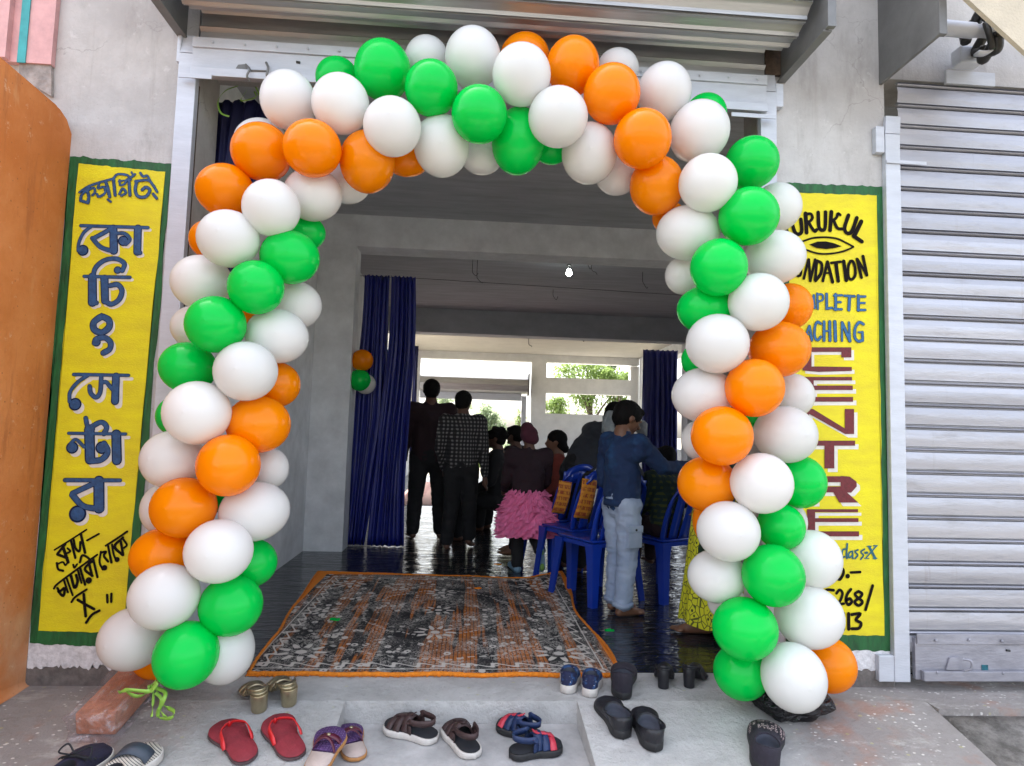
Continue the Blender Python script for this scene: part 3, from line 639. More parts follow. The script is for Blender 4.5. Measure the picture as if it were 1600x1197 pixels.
lettering('lettering', s2, M_blk, R1, bold=1.18, strokes=[
    ([(80, 315), (25, 300), (-15, 370), (20, 440), (85, 420), (80, 375), (45, 372)], 30), ([(140, 240), (165, 318), (205, 345), (245, 308), (235, 170)], 34),
    ([(290, 102), (302, 325)], 36), ([(292, 112), (350, 106), (370, 150), (342, 192), (305, 198)], 27), ([(322, 198), (362, 268), (396, 308), (420, 292)], 30),
    ([(438, 88), (444, 240), (468, 292), (510, 288), (522, 220), (524, 85)], 34), ([(592, 82), (576, 298)], 36), ([(695, 118), (668, 104), (650, 150), (602, 190)], 26), ([(620, 186), (662, 272), (722, 282)], 30),
    ([(792, 122), (748, 258), (764, 324), (808, 332), (842, 286), (890, 152)], 34), ([(942, 195), (862, 355)], 38), ([(852, 365), (948, 430)], 36),
    ([(150, 475), (260, 427), (380, 388), (530, 380), (660, 397), (760, 442), (850, 490)], 17), ([(150, 475), (300, 528), (430, 568), (560, 573), (700, 552), (790, 522), (850, 492)], 17),
    ([(0, 600), (-10, 800)], 24), ([(0, 605), (55, 612)], 22), ([(0, 690), (45, 697)], 22), ([(110, 625), (82, 720), (108, 815), (140, 720), (110, 625)], 22), ([(175, 640), (180, 800), (208, 832), (236, 800), (238, 640)], 24),
    ([(322, 640), (270, 862)], 24), ([(328, 640), (346, 888)], 26), ([(402, 640), (346, 888)], 24), ([(422, 658), (402, 880)], 28), ([(425, 655), (478, 690), (470, 798), (408, 888)], 29),
    ([(545, 668), (492, 890)], 28), ([(548, 668), (606, 902)], 30), ([(512, 800), (584, 795)], 18), ([(590, 680), (702, 666)], 24), ([(645, 682), (672, 890)], 34), ([(736, 660), (766, 882)], 34),
    ([(815, 658), (790, 722), (792, 838), (826, 874), (868, 828), (870, 742), (845, 665), (815, 658)], 27), ([(892, 636), (944, 850)], 28), ([(898, 636), (1006, 825)], 24), ([(962, 602), (1006, 820)], 30)],
    polys=[[(335, 465), (430, 430), (530, 428), (620, 448), (715, 485), (620, 508), (530, 518), (420, 505)]])
lettering('lettering', s2, M_blue2, R2, [
    ([(95, 165), (50, 160), (30, 230), (50, 300), (95, 290)], 26), ([(180, 150), (150, 230), (180, 310), (215, 230), (180, 150)], 26), ([(308, 310), (336, 150)], 22), ([(336, 150), (362, 240)], 22), ([(362, 240), (386, 160)], 22), ([(386, 160), (396, 310)], 24),
    ([(426, 142), (432, 318)], 26), ([(428, 152), (484, 152), (492, 210), (438, 236)], 22), ([(536, 146), (538, 312)], 30), ([(532, 318), (600, 306)], 26), ([(642, 150), (642, 330)], 32), ([(622, 163), (716, 160)], 24), ([(642, 240), (700, 240)], 24), ([(622, 324), (712, 324)], 26),
    ([(745, 166), (862, 172)], 26), ([(805, 172), (796, 332)], 34), ([(907, 165), (907, 335)], 32), ([(900, 175), (988, 175)], 26), ([(900, 250), (982, 250)], 22), ([(900, 332), (988, 332)], 26),
    ([(60, 490), (20, 490), (0, 580), (20, 680), (60, 665)], 26), ([(150, 480), (118, 580), (150, 690), (185, 580), (150, 480)], 26), ([(332, 522), (272, 700)], 24), ([(336, 522), (364, 685)], 30), ([(290, 622), (350, 616)], 16),
    ([(468, 492), (430, 472), (402, 522), (396, 638), (430, 684), (468, 645)], 28), ([(506, 470), (506, 688)], 32), ([(572, 470), (576, 688)], 34), ([(506, 580), (574, 576)], 20), ([(632, 470), (640, 690)], 36), ([(716, 480), (716, 692)], 24), ([(718, 482), (808, 692)], 34), ([(798, 480), (806, 688)], 26),
    ([(966, 498), (918, 476), (872, 538), (866, 648), (908, 698), (958, 684)], 30), ([(958, 690), (955, 592)], 28), ([(955, 592), (908, 592)], 20)])
def bar(x0, y0, x1, y1): return [(x0, y0), (x1, y0), (x1, y1), (x0, y1)]
lettering('lettering', s2, M_maroon, R2, [], polys=[bar(255, 768, 826, 822), bar(708, 820, 826, 886), bar(255, 820, 360, 1000), [(255, 996), (400, 992), (830, 998), (832, 1044), (440, 1056), (255, 1040)]], shadow=(30, 34))
lettering('lettering', s2, M_maroon, R3, [], polys=[
    bar(160, 38, 476, 62), bar(160, 60, 220, 206), bar(215, 96, 481, 126), bar(215, 172, 483, 204),
    bar(130, 252, 190, 420), [(130, 252), (215, 252), (490, 420), (430, 420)], bar(428, 252, 490, 420),
    bar(140, 464, 497, 498), bar(292, 496, 358, 650),
    bar(170, 702, 236, 880), bar(230, 702, 440, 742), [(400, 700), (460, 704), (506, 738), (508, 770), (470, 812), (400, 810)], bar(230, 770, 440, 810), [(350, 808), (440, 808), (518, 878), (392, 878)],
    bar(176, 922, 516, 942), bar(176, 940, 230, 1108), bar(228, 982, 519, 1008), bar(228, 1070, 523, 1104)], shadow=(22, 24))
lettering('lettering', s2, M_teal2, R4, [
    ([(428, 196), (398, 212), (394, 288), (420, 282)], 17), ([(450, 140), (442, 250), (446, 300)], 20), ([(505, 222), (472, 238), (466, 292), (500, 276)], 17), ([(508, 220), (512, 302)], 17), ([(568, 206), (534, 226), (566, 262), (536, 302)], 17), ([(640, 198), (600, 228), (628, 266), (598, 310)], 17), ([(648, 238), (668, 236)], 24), ([(692, 172), (758, 298)], 26), ([(770, 165), (655, 297)], 14), ([(668, 166), (715, 166)], 10), ([(738, 160), (782, 160)], 10), ([(640, 300), (690, 300)], 10), ([(735, 300), (776, 298)], 12)])
lettering('lettering', s2, M_blk, R4, [
    ([(180, 560), (180, 410), (250, 540), (255, 400)], 26), ([(360, 415), (402, 418), (406, 470), (366, 532), (335, 500), (330, 440), (360, 415)], 30), ([(490, 455), (592, 450)], 26),
    ([(300, 650), (222, 648), (214, 715), (276, 722), (284, 790), (220, 812)], 28), ([(332, 684), (366, 646), (398, 680), (384, 740), (358, 800), (412, 798)], 28), ([(490, 640), (448, 700), (436, 768), (464, 810), (500, 778), (480, 742), (446, 760)], 29), ([(576, 662), (536, 692), (576, 736), (614, 692), (576, 662)], 29), ([(576, 736), (532, 780), (576, 818), (618, 780), (576, 736)], 30), ([(730, 600), (652, 865)], 30),
    ([(345, 905), (345, 1080)], 30), ([(410, 905), (412, 1080)], 30), ([(465, 908), (467, 1078)], 34), ([(500, 918), (596, 908), (545, 975), (602, 1012), (578, 1068), (500, 1074)], 31)], blobs=[(455, 495, 26)])
for (x0, x1) in ((-1.868, -1.40), (1.48, 2.06)):
    part('plinth', M_plinth, (x0, x1, -.0015, -.0004, 0, .125))
for (x0, x1, sd_) in ((-1.866, -1.400, 3), (1.48, 2.04, 6)):    # whitewash band under each sign, with ragged lower edge
    bm = BM(); top = []; bot = []
    for i in range(61):
        t = i/60; x = x0+(x1-x0)*t
        top.append(Vector((x, -.0017, .205))); bot.append(Vector((x, -.0017, .075+.028*noise.noise(Vector((x*30, sd_, 0)))+.03*abs(noise.noise(Vector((x*90, sd_, 5)))))))
    prism(bm, bot+top[::-1], (0, -.0006, 0)); o = obj('whitewash_band', bm, M_white_band, bld)

# ------------------------------------------------------------------ balloons
BAL = """W 207 998 57 50 1;O 247 1020 44 42 2;G 291 1023 53 54 0;W 350 1016 49 54 1;W 257 932 58 52 0;G 361 946 51 48 .5;O 255 868 55 44 1;W 342 861 55 50 0;G 392 880 42 38 1.5;O 287 793 54 47 .5;W 398 799 56 46 1;W 256 795 36 40 2;G 345 770 30 30 2;O 357 727 51 48 0;W 269 718 52 45 1;W 420 732 32 32 2;O 404 663 51 44 .8;W 308 645 55 49 0;G 280 650 38 32 2;O 432 601 38 35 1.8;G 293 574 47 39 1;W 384 580 51 46 0;W 433 525 50 42 1;W 305 511 40 33 2;G 337 507 49 44 0;W 462 477 41 37 1.8;O 392 490 26 26 2.2;G 400 449 45 42 0;W 315 441 50 42 1;G 453 402 47 42 .5;G 475 363 34 28 2;W 357 373 50 45 0;O 325 374 30 30 2;W 424 325 46 45 0;O 351 297 47 41 .8;W 489 304 46 42 1.2;W 543 285 36 34 2;O 408 237 48 46 .8;W 408 222 44 36 1.8;O 488 232 46 46 0;O 574 253 43 50 .8;O 636 248 36 29 2;W 450 156 43 49 .8;W 532 162 45 49 .4;G 527 122 34 34 1.8;G 598 109 44 50 1;W 613 198 45 48 0;W 667 92 34 38 1.8;G 674 138 41 46 .3;W 690 228 43 50 1;W 752 240 35 34 2;W 739 90 43 51 1;G 749 179 43 47 0;G 810 221 41 54 1;G 862 232 28 26 2;W 815 117 45 51 0;O 820 88 38 37 1.8;O 895 103 41 49 1;W 872 183 46 49 0;W 921 240 43 49 1;W 964 270 35 36 2;W 965 108 33 33 1.8;O 956 147 44 49 .3;O 1004 217 45 48 0;W 1038 143 42 48 1;O 1026 290 42 47 1;G 1103 178 33 33 1.8;W 1093 205 47 50 .8;W 1106 286 46 46 0;G 1175 254 43 42 1;G 1170 338 48 46 0;W 1214 324 39 39 1.8;W 1075 364 50 43 1;O 1045 340 26 26 2.2;W 1070 430 31 31 2;W 1211 402 50 42 1;G 1123 418 45 45 0;G 1103 484 46 37 1;W 1185 472 48 45 0;O 1234 479 36 36 1.8;W 1121 537 50 46 .1;G 1090 563 26 26 2;O 1218 546 50 43 .8;O 1179 606 47 45 0;W 1098 617 49 42 1;W 1238 618 35 34 1.8;G 1175 655 28 28 2;W 1227 679 52 44 1;O 1128 681 49 46 0;W 1095 688 31 32 2;O 1105 756 47 43 1;W 1190 755 50 47 0;G 1250 753 42 41 1.3;W 1138 830 50 47 .1;O 1112 815 30 40 2;G 1220 823 39 36 1;W 1238 815 22 30 2;G 1208 899 50 49 0;W 1270 874 46 46 1;W 1120 900 46 42 1;W 1135 940 30 30 2;G 1164 982 52 50 .2;W 1265 964 56 50 .7;O 1293 1038 47 45 1.5;G 1158 1050 44 45 1;W 1240 1058 52 56 0"""
BAL = [(a.split()[0],)+tuple(float(x) for x in a.split()[1:]) for a in BAL.split(';')]
def balloon_mesh():
    bm = BM(); prof = []
    for k in range(0, 27):
        a = math.pi*k/26*.965; r = math.sin(a); y = -math.cos(a)
        if y > 0: y = y*1.22; r = r*(1-.10*(y/1.22)**2*0+0) ; r *= (1-.12*math.sin(min(1, y)*math.pi/2)**3)
        prof.append((max(r, .004), y))
    prof += [(.055, 1.25), (.05, 1.28), (.085, 1.33), (.10, 1.37), (.06, 1.375)]
    prof[0] = (.004, -1.009); prof.insert(1, (.018, -1.007)); prof.insert(2, (.045, -1.0005))
    lathe(bm, prof, 32, Matrix.Rotation(R(-90), 4, 'X'))     # axis along +y, knot at the back
    me = bpy.data.meshes.new('balloon'); bmesh.ops.recalc_face_normals(bm, faces=bm.faces); bm.to_mesh(me); bm.free()
    for p in me.polygons: p.use_smooth = True
    return me
bmeshes = {}
for k in 'WGO':
    me = balloon_mesh(); me.materials.append(LAT[k]); bmeshes[k] = me
CNAME = {'W': 'white', 'G': 'green', 'O': 'orange'}
# arch centre line, used for the direction of each knot and for the wording of the labels
spine = [Vector(v) for v in ((295, 1010), (300, 900), (345, 760), (375, 560), (400, 430), (470, 280), (600, 175), (770, 155), (920, 170), (1040, 245), (1130, 370), (1170, 560), (1180, 700), (1195, 850), (1215, 1020))]
sp_f = catmull([v.to_3d() for v in spine], 12)
acc = [0]
for a, b in zip(sp_f, sp_f[1:]): acc.append(acc[-1]+(b-a).length)
def arc_pos(x, y):
    i = min(range(len(sp_f)), key=lambda k: (sp_f[k].x-x)**2+(sp_f[k].y-y)**2); return acc[i]/acc[-1], sp_f[i]
info = []
for col, x, y, rx, ry, L in BAL:
    s_, q = arc_pos(x, y); info.append(dict(c=col, x=x, y=y, rx=rx, ry=ry, L=L, s=s_, q=q))
def region(s):
    if s < .07: return 'at the foot of the arch on the left'
    if s < .19: return 'low on the left leg of the arch'
    if s < .30: return 'halfway up the left leg of the arch'
    if s < .40: return 'on the left shoulder of the arch'
    if s < .60: return 'along the top of the arch'
    if s < .70: return 'on the right shoulder of the arch'
    if s < .81: return 'halfway down the right leg of the arch'
    if s < .92: return 'low on the right leg of the arch'
    return 'at the foot of the arch on the right'
def near(i, dx, dy):
    a = info[i]; best = None
    for j, b in enumerate(info):
        if j == i or b['L'] > 1.6: continue
        ex, ey = b['x']-a['x'], b['y']-a['y']; d = math.hypot(ex, ey)
        if d < 135 and (ex*dx+ey*dy)/d > .72 and (best is None or d < best[0]): best = (d, j)
    return CNAME[info[best[1]]['c']] if best else None
cand = []
for i, a in enumerate(info):
    c_ = CNAME[a['c']]; reg = region(a['s']); f = 'front ' if a['L'] <= .5 else 'half hidden ' if a['L'] >= 1.6 else ''
    ab, be, le, ri = near(i, 0, -1), near(i, 0, 1), near(i, -1, 0), near(i, 1, 0)
    o_ = []
    if ab and be: o_.append(f'{f}{c_} balloon between {ab} above and {be} below, {reg}')
    if le and ri: o_.append(f'{f}{c_} balloon between {le} left and {ri} right, {reg}')
    if ab: o_.append(f'{f}{c_} balloon just under {"an" if ab[0]=="o" else "a"} {ab} one, {reg}')
    if be: o_.append(f'{f}{c_} balloon just above {"an" if be[0]=="o" else "a"} {be} one, {reg}')
    if le: o_.append(f'{f}{c_} balloon just right of {"an" if le[0]=="o" else "a"} {le} one, {reg}')
    if ri: o_.append(f'{f}{c_} balloon just left of {"an" if ri[0]=="o" else "a"} {ri} one, {reg}')
    cand.append(o_)
from collections import Counter
simple = Counter(); 
for i, a in enumerate(info): simple[(a['c'], region(a['s']))] += 1
allc = Counter(x for o_ in cand for x in set(o_))
ORD = ['', 'second ', 'third ', 'fourth ', 'fifth ', 'sixth ', 'seventh ', 'eighth ', 'ninth ', 'tenth ', 'eleventh ', 'twelfth ']
labels = []
for i, a in enumerate(info):
    c_ = CNAME[a['c']]; reg = region(a['s']); lab = None
    if simple[(a['c'], reg)] == 1: lab = f'the only {c_} balloon {reg}'
    else:
        for x in cand[i]:
            if allc[x] == 1 and len(x.split()) <= 16: lab = x; break
    if lab is None:
        grp = sorted([j for j in range(len(info)) if info[j]['c'] == a['c'] and region(info[j]['s']) == reg], key=lambda j: info[j]['x' if 'top' in reg or 'shoulder' in reg else 'y'])
        k = grp.index(i); fr = 'from the left' if ('top' in reg or 'shoulder' in reg) else 'from above'
        lab = f'{ORD[k] or "first "}{c_} balloon {fr}, {reg}'
    labels.append(lab)
for i, a in enumerate(info):
    Yb = -.44+.15*a['L']; c = P(a['x'], a['y'], Yb); d = depth(c); k = d/FPX
    v = (c-CAMLOC).normalized(); ct = v.dot(CF); corr = (1+1/ct)/2
    o = bpy.data.objects.new('balloon', bmeshes[a['c']]); C.objects.link(o)
    e_ = Vector((a['x']-800, a['y']-598)).normalized(); kk = 1/ct**2-1      # a sphere off the axis already looks stretched
    rx, ry = a['rx']*k/math.sqrt(1+kk*e_.x**2), a['ry']*k/math.sqrt(1+kk*e_.y**2)
    ex = (a['x']-a['q'].x)/120; ey = (a['y']-a['q'].y)/120
    tilt = Vector((-ex*.55*(a['L'] > .3), 1.0, ey*.55*(a['L'] > .3)))      # knot points back, to the middle of the arch
    rot = Vector((0, 1, 0)).rotation_difference(tilt.normalized())
    vr = Vector((0, 1, 0)).rotation_difference(v*Vector((1, 1, .6)))
    o.rotation_mode = 'QUATERNION'; o.rotation_quaternion = rot @ Quaternion((0, 1, 0), random.uniform(-.15, .15))
    o.location = c; o.scale = (rx*1.015, (rx+ry)/2*1.0, ry*1.015)
    tag(o, labels[i], 'balloon', 'balloons of the entrance arch')

# ------------------------------------------------------------------ ribbons, brick in a bag, black bag
rb = BM()
base = P(247, 1062, -.40)
for pts, w in (([(247, 1062), (243, 1072), (232, 1080), (200, 1078), (185, 1082)], .02), ([(238, 1078), (215, 1088), (196, 1080)], .02), ([(236, 1074), (246, 1076), (258, 1082), (255, 1096), (247, 1112), (250, 1122), (266, 1122), (272, 1112), (262, 1106), (252, 1100)], .018), ([(243, 1082), (252, 1092), (250, 1108), (256, 1118), (262, 1122)], .016), ([(240, 1080), (239, 1100), (237, 1120)], .012), ([(244, 1064), (234, 1072), (236, 1080), (246, 1066)], .02)):
    ps = [P(x, y, -.47+.02*math.sin(i*1.7)) for i, (x, y) in enumerate(pts)]; ribbon(rb, ps, w*.75, lambda f: (math.sin(f*5), .35, math.cos(f*5)), .0008)
tag(obj('ribbon', rb, M_ribbon, smooth=True), 'looped light green ribbon tied at the bagged brick under the arch', 'ribbon')
rb = BM()
for pts in ([(372, 134), (352, 142), (341, 158), (345, 176), (358, 182)], [(400, 136), (406, 150), (412, 160)], [(386, 140), (377, 157), (399, 152), (398, 143)]):
    ribbon(rb, [P(x, y, .12) for x, y in pts], .014, (0, .6, .8), .0008)
tag(obj('ribbon', rb, M_ribbon, smooth=True), 'curling green ribbon strand hanging at the top left corner of the doorway', 'ribbon')
M_brick = mat('fired_brick', (.50, .20, .11, 1), .9, var=.35, vscale=30, bump=.6, bscale=60)
gb = (surf(155, 1138)[0], surf(225, 1072)[0]); gm_ = surf(155, 1138)[1]
bk = thing('brick', 'orange brick wrapped in a clear plastic bag, left of the red flip-flops', 'brick', (0, 0, 0))
d_ = (gb[1]-gb[0]).normalized(); ang = math.atan2(d_.y, d_.x)
ctr = surf(190, 1106)[0]
bk.location = ctr+Vector((0, 0, .004)); bk.rotation_euler = (Matrix.Rotation(math.atan(gm_), 3, 'X') @ Matrix.Rotation(ang, 3, 'Z')).to_euler()
bm = BM(); box(bm, -.175, .15, -.074, .074, .002, .088, bev=.008); autosmooth(obj('brick_block', bm, M_brick, bk))
g = N('clear_plastic', .12); t = g.t; out = t.nodes['Material Output']
tr = t.nodes.new('ShaderNodeBsdfTransparent'); tr.inputs[0].default_value = (.95, .93, .94, 1)
mx = t.nodes.new('ShaderNodeMixShader'); g.b.inputs['Base Color'].default_value = (.75, .70, .72, 1)
n_ = g.noise(9, 4, .6, src=g.mapping((1, 2.5, 2.5))); g.bump(n_, .8, .03)
t.links.new(g.math('ADD', g.math('MULTIPLY', g.step(n_, .48, .70), .34), .07), mx.inputs[0]); t.links.new(tr.outputs[0], mx.inputs[1]); t.links.new(g.b.outputs[0], mx.inputs[2]); t.links.new(mx.outputs[0], out.inputs[0]); M_clear = g.m
bm = BM(); box(bm, -.215, .17, -.098, .09, .001, .098); bmesh.ops.subdivide_edges(bm, edges=bm.edges[:], cuts=7, use_grid_fill=True)
for v in bm.verts:
    e = noise.noise(v.co*22)*.014; v.co += Vector((noise.noise(v.co*15+Vector((5, 0, 0)))*.02, e*1.3, e if v.co.z > .02 else 0))
    if v.co.z < .02: v.co.z = .003
obj('plastic_bag', bm, M_clear, bk, True)
g = N('black_bag', .22); g.color((.008, .008, .01, 1)); g.bump(g.noise(14, 3, .5, src=g.mapping((1, 1, 2.5)), dist=1.2), 1.0, .04); M_bag = g.m
bm = BM(); ellipsoid(bm, (0, 0, .075), (.175, .11, .10), sub=4)
for v in bm.verts:
    v.co += Vector((v.co.x, v.co.y, v.co.z-.07)).normalized()*(.028*noise.noise(v.co*14)+.014*noise.noise(v.co*35))
    if v.co.z < .004: v.co.z = .004
    if v.co.x > .1: v.co.z *= .8
o = obj('rubbish_bag', bm, M_bag, smooth=True); o.location = surf(1236, 1112)[0]; o.rotation_euler = (math.atan(RM), 0, R(-8))
tag(o, 'crumpled black plastic bag on the concrete under the right foot of the arch', 'bag')

# ------------------------------------------------------------------ carpet
g = N('carpet', .95)
X, Y, Z = g.xyz()                # object space: centre of the carpet, x across, y deep
st = g.noise(1.0, 3, .6, src=g.mapping((7.5, .5, 1))); orange = g.mix(g.step(g.noise(40, 3), .3, .7), (.36, .095, .008, 1), (.52, .155, .015, 1))
c = g.mix(g.step(st, .49, .53), (.009, .008, .010, 1), orange)
thr = g.math('FRACT', g.math('MULTIPLY', X, 46)); c = g.mix(g.math('MULTIPLY', g.step(thr, .30, .22), .8), c, (.012, .011, .012, 1))
white = (.68, .63, .57, 1)
def polar(cx, cy, sx, sy):
    a = g.math('MULTIPLY', g.math('SUBTRACT', X, cx), 1/sx); b = g.math('MULTIPLY', g.math('SUBTRACT', Y, cy), 1/sy)
    return g.math('SQRT', g.math('ADD', g.math('MULTIPLY', a, a), g.math('MULTIPLY', b, b))), g.math('ARCTAN2', b, a)
flr = None
def add(m):
    global flr; flr = m if flr is None else g.math('MAXIMUM', flr, m)
# lacy ground, stronger in rings round the medallion and near the borders
wob = g.noise(6, 3, .6)
r0, a0 = polar(0, .05, .62, .66)
def ring(r, c0, w): return g.step(g.math('ABSOLUTE', g.math('SUBTRACT', r, c0)), w, w*.55)
ed = g.math('MAXIMUM', g.math('MULTIPLY', g.math('ABSOLUTE', X), 1/.93), g.math('MULTIPLY', g.math('ABSOLUTE', Y), 1/1.06))
r0w = g.math('ADD', r0, g.math('MULTIPLY', g.math('SUBTRACT', wob, .5), .22))
def frac(v, k): return g.math('FRACT', g.math('MULTIPLY', v, k))
sq = g.mapping((1.0, .8, 1))
nz_ = g.noise(22, 3, .6, src=sq, dist=2.6); lace = g.step(g.math('ABSOLUTE', g.math('SUBTRACT', nz_, .5)), .016, .007)
fl = g.voronoi(19, src=sq, rnd=.85); petals = g.math('MULTIPLY', g.step(fl, .40, .35), g.step(fl, .12, .17))
nb2 = g.noise(15, 4, .65, src=sq, dist=3.5); leaf_ = g.math('MULTIPLY', g.step(g.math('ABSOLUTE', g.math('SUBTRACT', nb2, .46)), .05, .03), g.step(g.noise(4, 3), .42, .55))
zone = g.math('MAXIMUM', g.math('MAXIMUM', ring(r0w, .52, .2), ring(r0w, 1.08, .24)), g.step(ed, .76, .86))
add(g.math('MULTIPLY', g.math('MAXIMUM', g.math('MULTIPLY', lace, .55), g.math('MULTIPLY', petals, g.step(g.noise(5, 2), .47, .52))), zone)); add(g.math('MULTIPLY', leaf_, .6))
for cx, cy, sc, k in ((0, .05, .11, 8), (0, -.40, .13, 10), (0, .5, .12, 9), (-.66, -.74, .14, 9), (.66, -.74, .14, 9), (-.68, .73, .13, 9), (.68, .73, .13, 9), (-.70, 0, .10, 8), (.70, 0, .10, 8)):
    r, a = polar(cx, cy, sc, sc); pet = g.math('ADD', g.math('MULTIPLY', g.math('COSINE', g.math('MULTIPLY', a, k)), .30), .66)
    dlt = g.math('SUBTRACT', pet, r); add(g.math('MULTIPLY', g.step(dlt, .0, .05), g.math('MAXIMUM', g.step(r, .42, .50), g.step(r, .24, .18))))
dots = g.step(g.math('ABSOLUTE', g.math('SUBTRACT', frac(a0, 14), .5)), .34, .28)
for q in (.75, 1.33): add(g.math('MULTIPLY', g.math('MULTIPLY', ring(r0w, q, .018), dots), .7))
vv = g.math('MULTIPLY', g.math('SINE', g.math('MULTIPLY', g.math('ADD', X, Y), 52)), .02); add(ring(g.math('ADD', ed, vv), .86, .012)); add(ring(ed, .91, .005))
add(g.math('MULTIPLY', g.step(g.voronoi(24, rnd=.4), .11, .07), .8))
dark = g.math('MULTIPLY', zone, .35); c = g.mix(dark, c, (.016, .014, .015, 1))
c = g.mix(g.math('MULTIPLY', flr, .92), c, white)
bo = g.step(ed, .978, .984); c = g.mix(bo, c, (.85, .25, .015, 1))
g.color(c); g.bump(g.noise(220, 2), .5, .004); M_carpet = g.m
cp = [G(388, 1052, .012), G(968, 1054, .012), G(875, 905, .012), G(497, 893, .012)]
cen = sum(cp, Vector())/4; nx, ny = 70, 70; bm = BM(); vs = []
thk = .010
def cpos(u, v):
    p = (cp[0]*(1-u)+cp[1]*u)*(1-v)+(cp[3]*(1-u)+cp[2]*u)*v
    p.z = .010+.004*noise.noise(Vector((u*7, v*7, 0)))
    if u > .93: p.x += .03*math.sin(v*9)*(u-.93)/.07; p.z += .012*max(0, noise.noise(Vector((v*6, 3, 1))))*(u-.93)/.07
    p.x += .012*noise.noise(Vector((v*5, u*2, 9))); p.y += .012*noise.noise(Vector((u*9, v*3, 4)))
    if u > .86 and v > .86: p.z += .06*((u-.86)/.14)*((v-.86)/.14)
    return p
co = bpy.data.objects.new('carpet', None)
rows = [[bm.verts.new(cpos(i/nx, j/ny)) for i in range(nx+1)] for j in range(ny+1)]
for j in range(ny):
    for i in range(nx): bm.faces.new((rows[j][i], rows[j][i+1], rows[j+1][i+1], rows[j+1][i]))
bm.normal_update()
gm = bmesh.ops.solidify(bm, geom=bm.faces[:], thickness=thk)
me = bpy.data.meshes.new('carpet'); bmesh.ops.recalc_face_normals(bm, faces=bm.faces); bm.to_mesh(me); bm.free()
bpy.data.objects.remove(co)
cpt = thing('carpet', 'worn orange and black floral carpet with white pattern on the doorway floor', 'carpet', (cen.x, cen.y, 0))
# move the mesh into carpet space where x, y run to +-.93 / +-1.06
for v in me.vertices: v.co -= Vector((cen.x, cen.y, 0))
pile = link('pile', me, M_carpet, cpt, True)
M_fringe = mat('orange_fringe', (.85, .25, .015, 1), .95, var=.3, vscale=60, bump=.9, bscale=160)
bm = BM()
def edge(uvs, seed):
    ps = [cpos(*uv)-Vector((cen.x, cen.y, 0)) for uv in uvs]
    tube(bm, ps, lambda f: (.0115 if seed == 1 else .008)+.004*noise.noise(Vector((f*60, seed, 0))), 7, smooth=False)
K = 120
edge([(i/K, 0) for i in range(K+1)], 1); edge([(1, i/K) for i in range(K+1)], 2); edge([(i/K, 1) for i in range(K+1)], 3); edge([(0, i/K) for i in range(K+1)], 4)
for i in range(420):
    u = random.random(); p = cpos(u, 0)-Vector((cen.x, cen.y, 0)); q = p+Vector((random.uniform(-.012, .012), -random.uniform(.008, .024), -p.z+.006))
    tube(bm, [p, q], .0025, 4, smooth=False)
obj('fringe', bm, M_fringe, cpt, True)

# ------------------------------------------------------------------ curtains
def curtain(name, label, x0, x1, Yc, z0, z1, folds, amp, mt, squeeze=None, par=None, seed=0):
    bm = BM(); nx, nz = folds*10, 30; rows = []
    for j in range(nz+1):
        v = j/nz; z = z1+(z0-z1)*v; row = []
        for i in range(nx+1):
            u = i/nx; a, b = x0, x1
            if squeeze: a, b = squeeze(v, x0, x1)
            ph = (u+.10*v*noise.noise(Vector((u*2, v*1.5, seed+3))))*folds*2*math.pi+3.2*noise.noise(Vector((u*3.2, v*.9, seed)))
            y = Yc+amp*(math.sin(ph)+.35*math.sin(ph*2.3+seed))*(.5+.6*v)*(.7+.5*noise.noise(Vector((u*5, v*2, seed+1))))+.03*noise.noise(Vector((u*3, v*4, seed+5)))
            x = a+(b-a)*u+.012*noise.noise(Vector((u*9, v*3, seed+9)))
            zz_ = z-(.018*abs(math.sin(ph/2)) if j == 0 else 0)
            row.append(bm.verts.new((x, y, zz_)))
        rows.append(row)
    for a, b in zip(rows, rows[1:]):
        for k in range(nx): bm.faces.new((a[k], a[k+1], b[k+1], b[k]))
    bm.normal_update(); bmesh.ops.solidify(bm, geom=bm.faces[:], thickness=.003)
    t = thing(name, label, 'curtain', ((x0+x1)/2, Yc, z0)); relp('cloth', bm, mt, t, True)
    return t
z_top = P(610, 430, 3.5).z
ca = P(570, 430, 3.5).x; cb_ = P(610, 430, 3.5).x; cc_ = P(650, 432, 3.5).x
c1 = curtain('curtain', 'shiny navy curtain panel hanging right beside the grey column', ca, cb_-.01, 3.5, .01, z_top, 6, .035, M_cloth_blue,
        squeeze=lambda v, a, b: (a-.06*v, b-.0+(-.26 if False else -.24)*max(0, v-.55)*1.2+.06*math.sin(v*3)*.3), seed=2)
c2 = curtain('curtain', 'shiny navy curtain panel nearest the man in the dark jacket', cb_+.015, cc_, 3.46, .01, z_top-.01, 6, .035, M_cloth_blue,
        squeeze=lambda v, a, b: (a-.17*max(0, v-.25), b+.02*math.sin(v*6)), seed=7)
c3 = curtain('curtain', 'dark curtain gathered inside the top left corner of the doorway', -1.40, -1.02, .34, 1.7, 2.86, 5, .03, M_cloth_dk, seed=12, squeeze=lambda v, a, b: (a, b-.22*v))
xr0, xr1_ = P(1007, 550, 8.2).x, P(1062, 548, 8.2).x
c4 = curtain('curtain', 'dark navy curtain hanging behind the boy at the right of the room', xr0, xr1_, 8.3, .01, P(1030, 545, 8.2).z, 7, .05, M_cloth_blue, seed=17)
c5 = curtain('curtain', 'narrow dark curtain strip at the left edge of the rear doorway', P(646, 560, 12.5).x, P(653, 560, 12.5).x, 12.5, .2, P(650, 540, 12.5).z, 3, .04, M_cloth_dk, seed=22)
tr_ = BM(); tube(tr_, [Vector((ca-.25, 3.5, z_top-.02)), Vector((cc_+.05, 3.5, z_top-.02)), Vector((4.4, 3.5, z_top-.12))], .0025, 6, smooth=False)
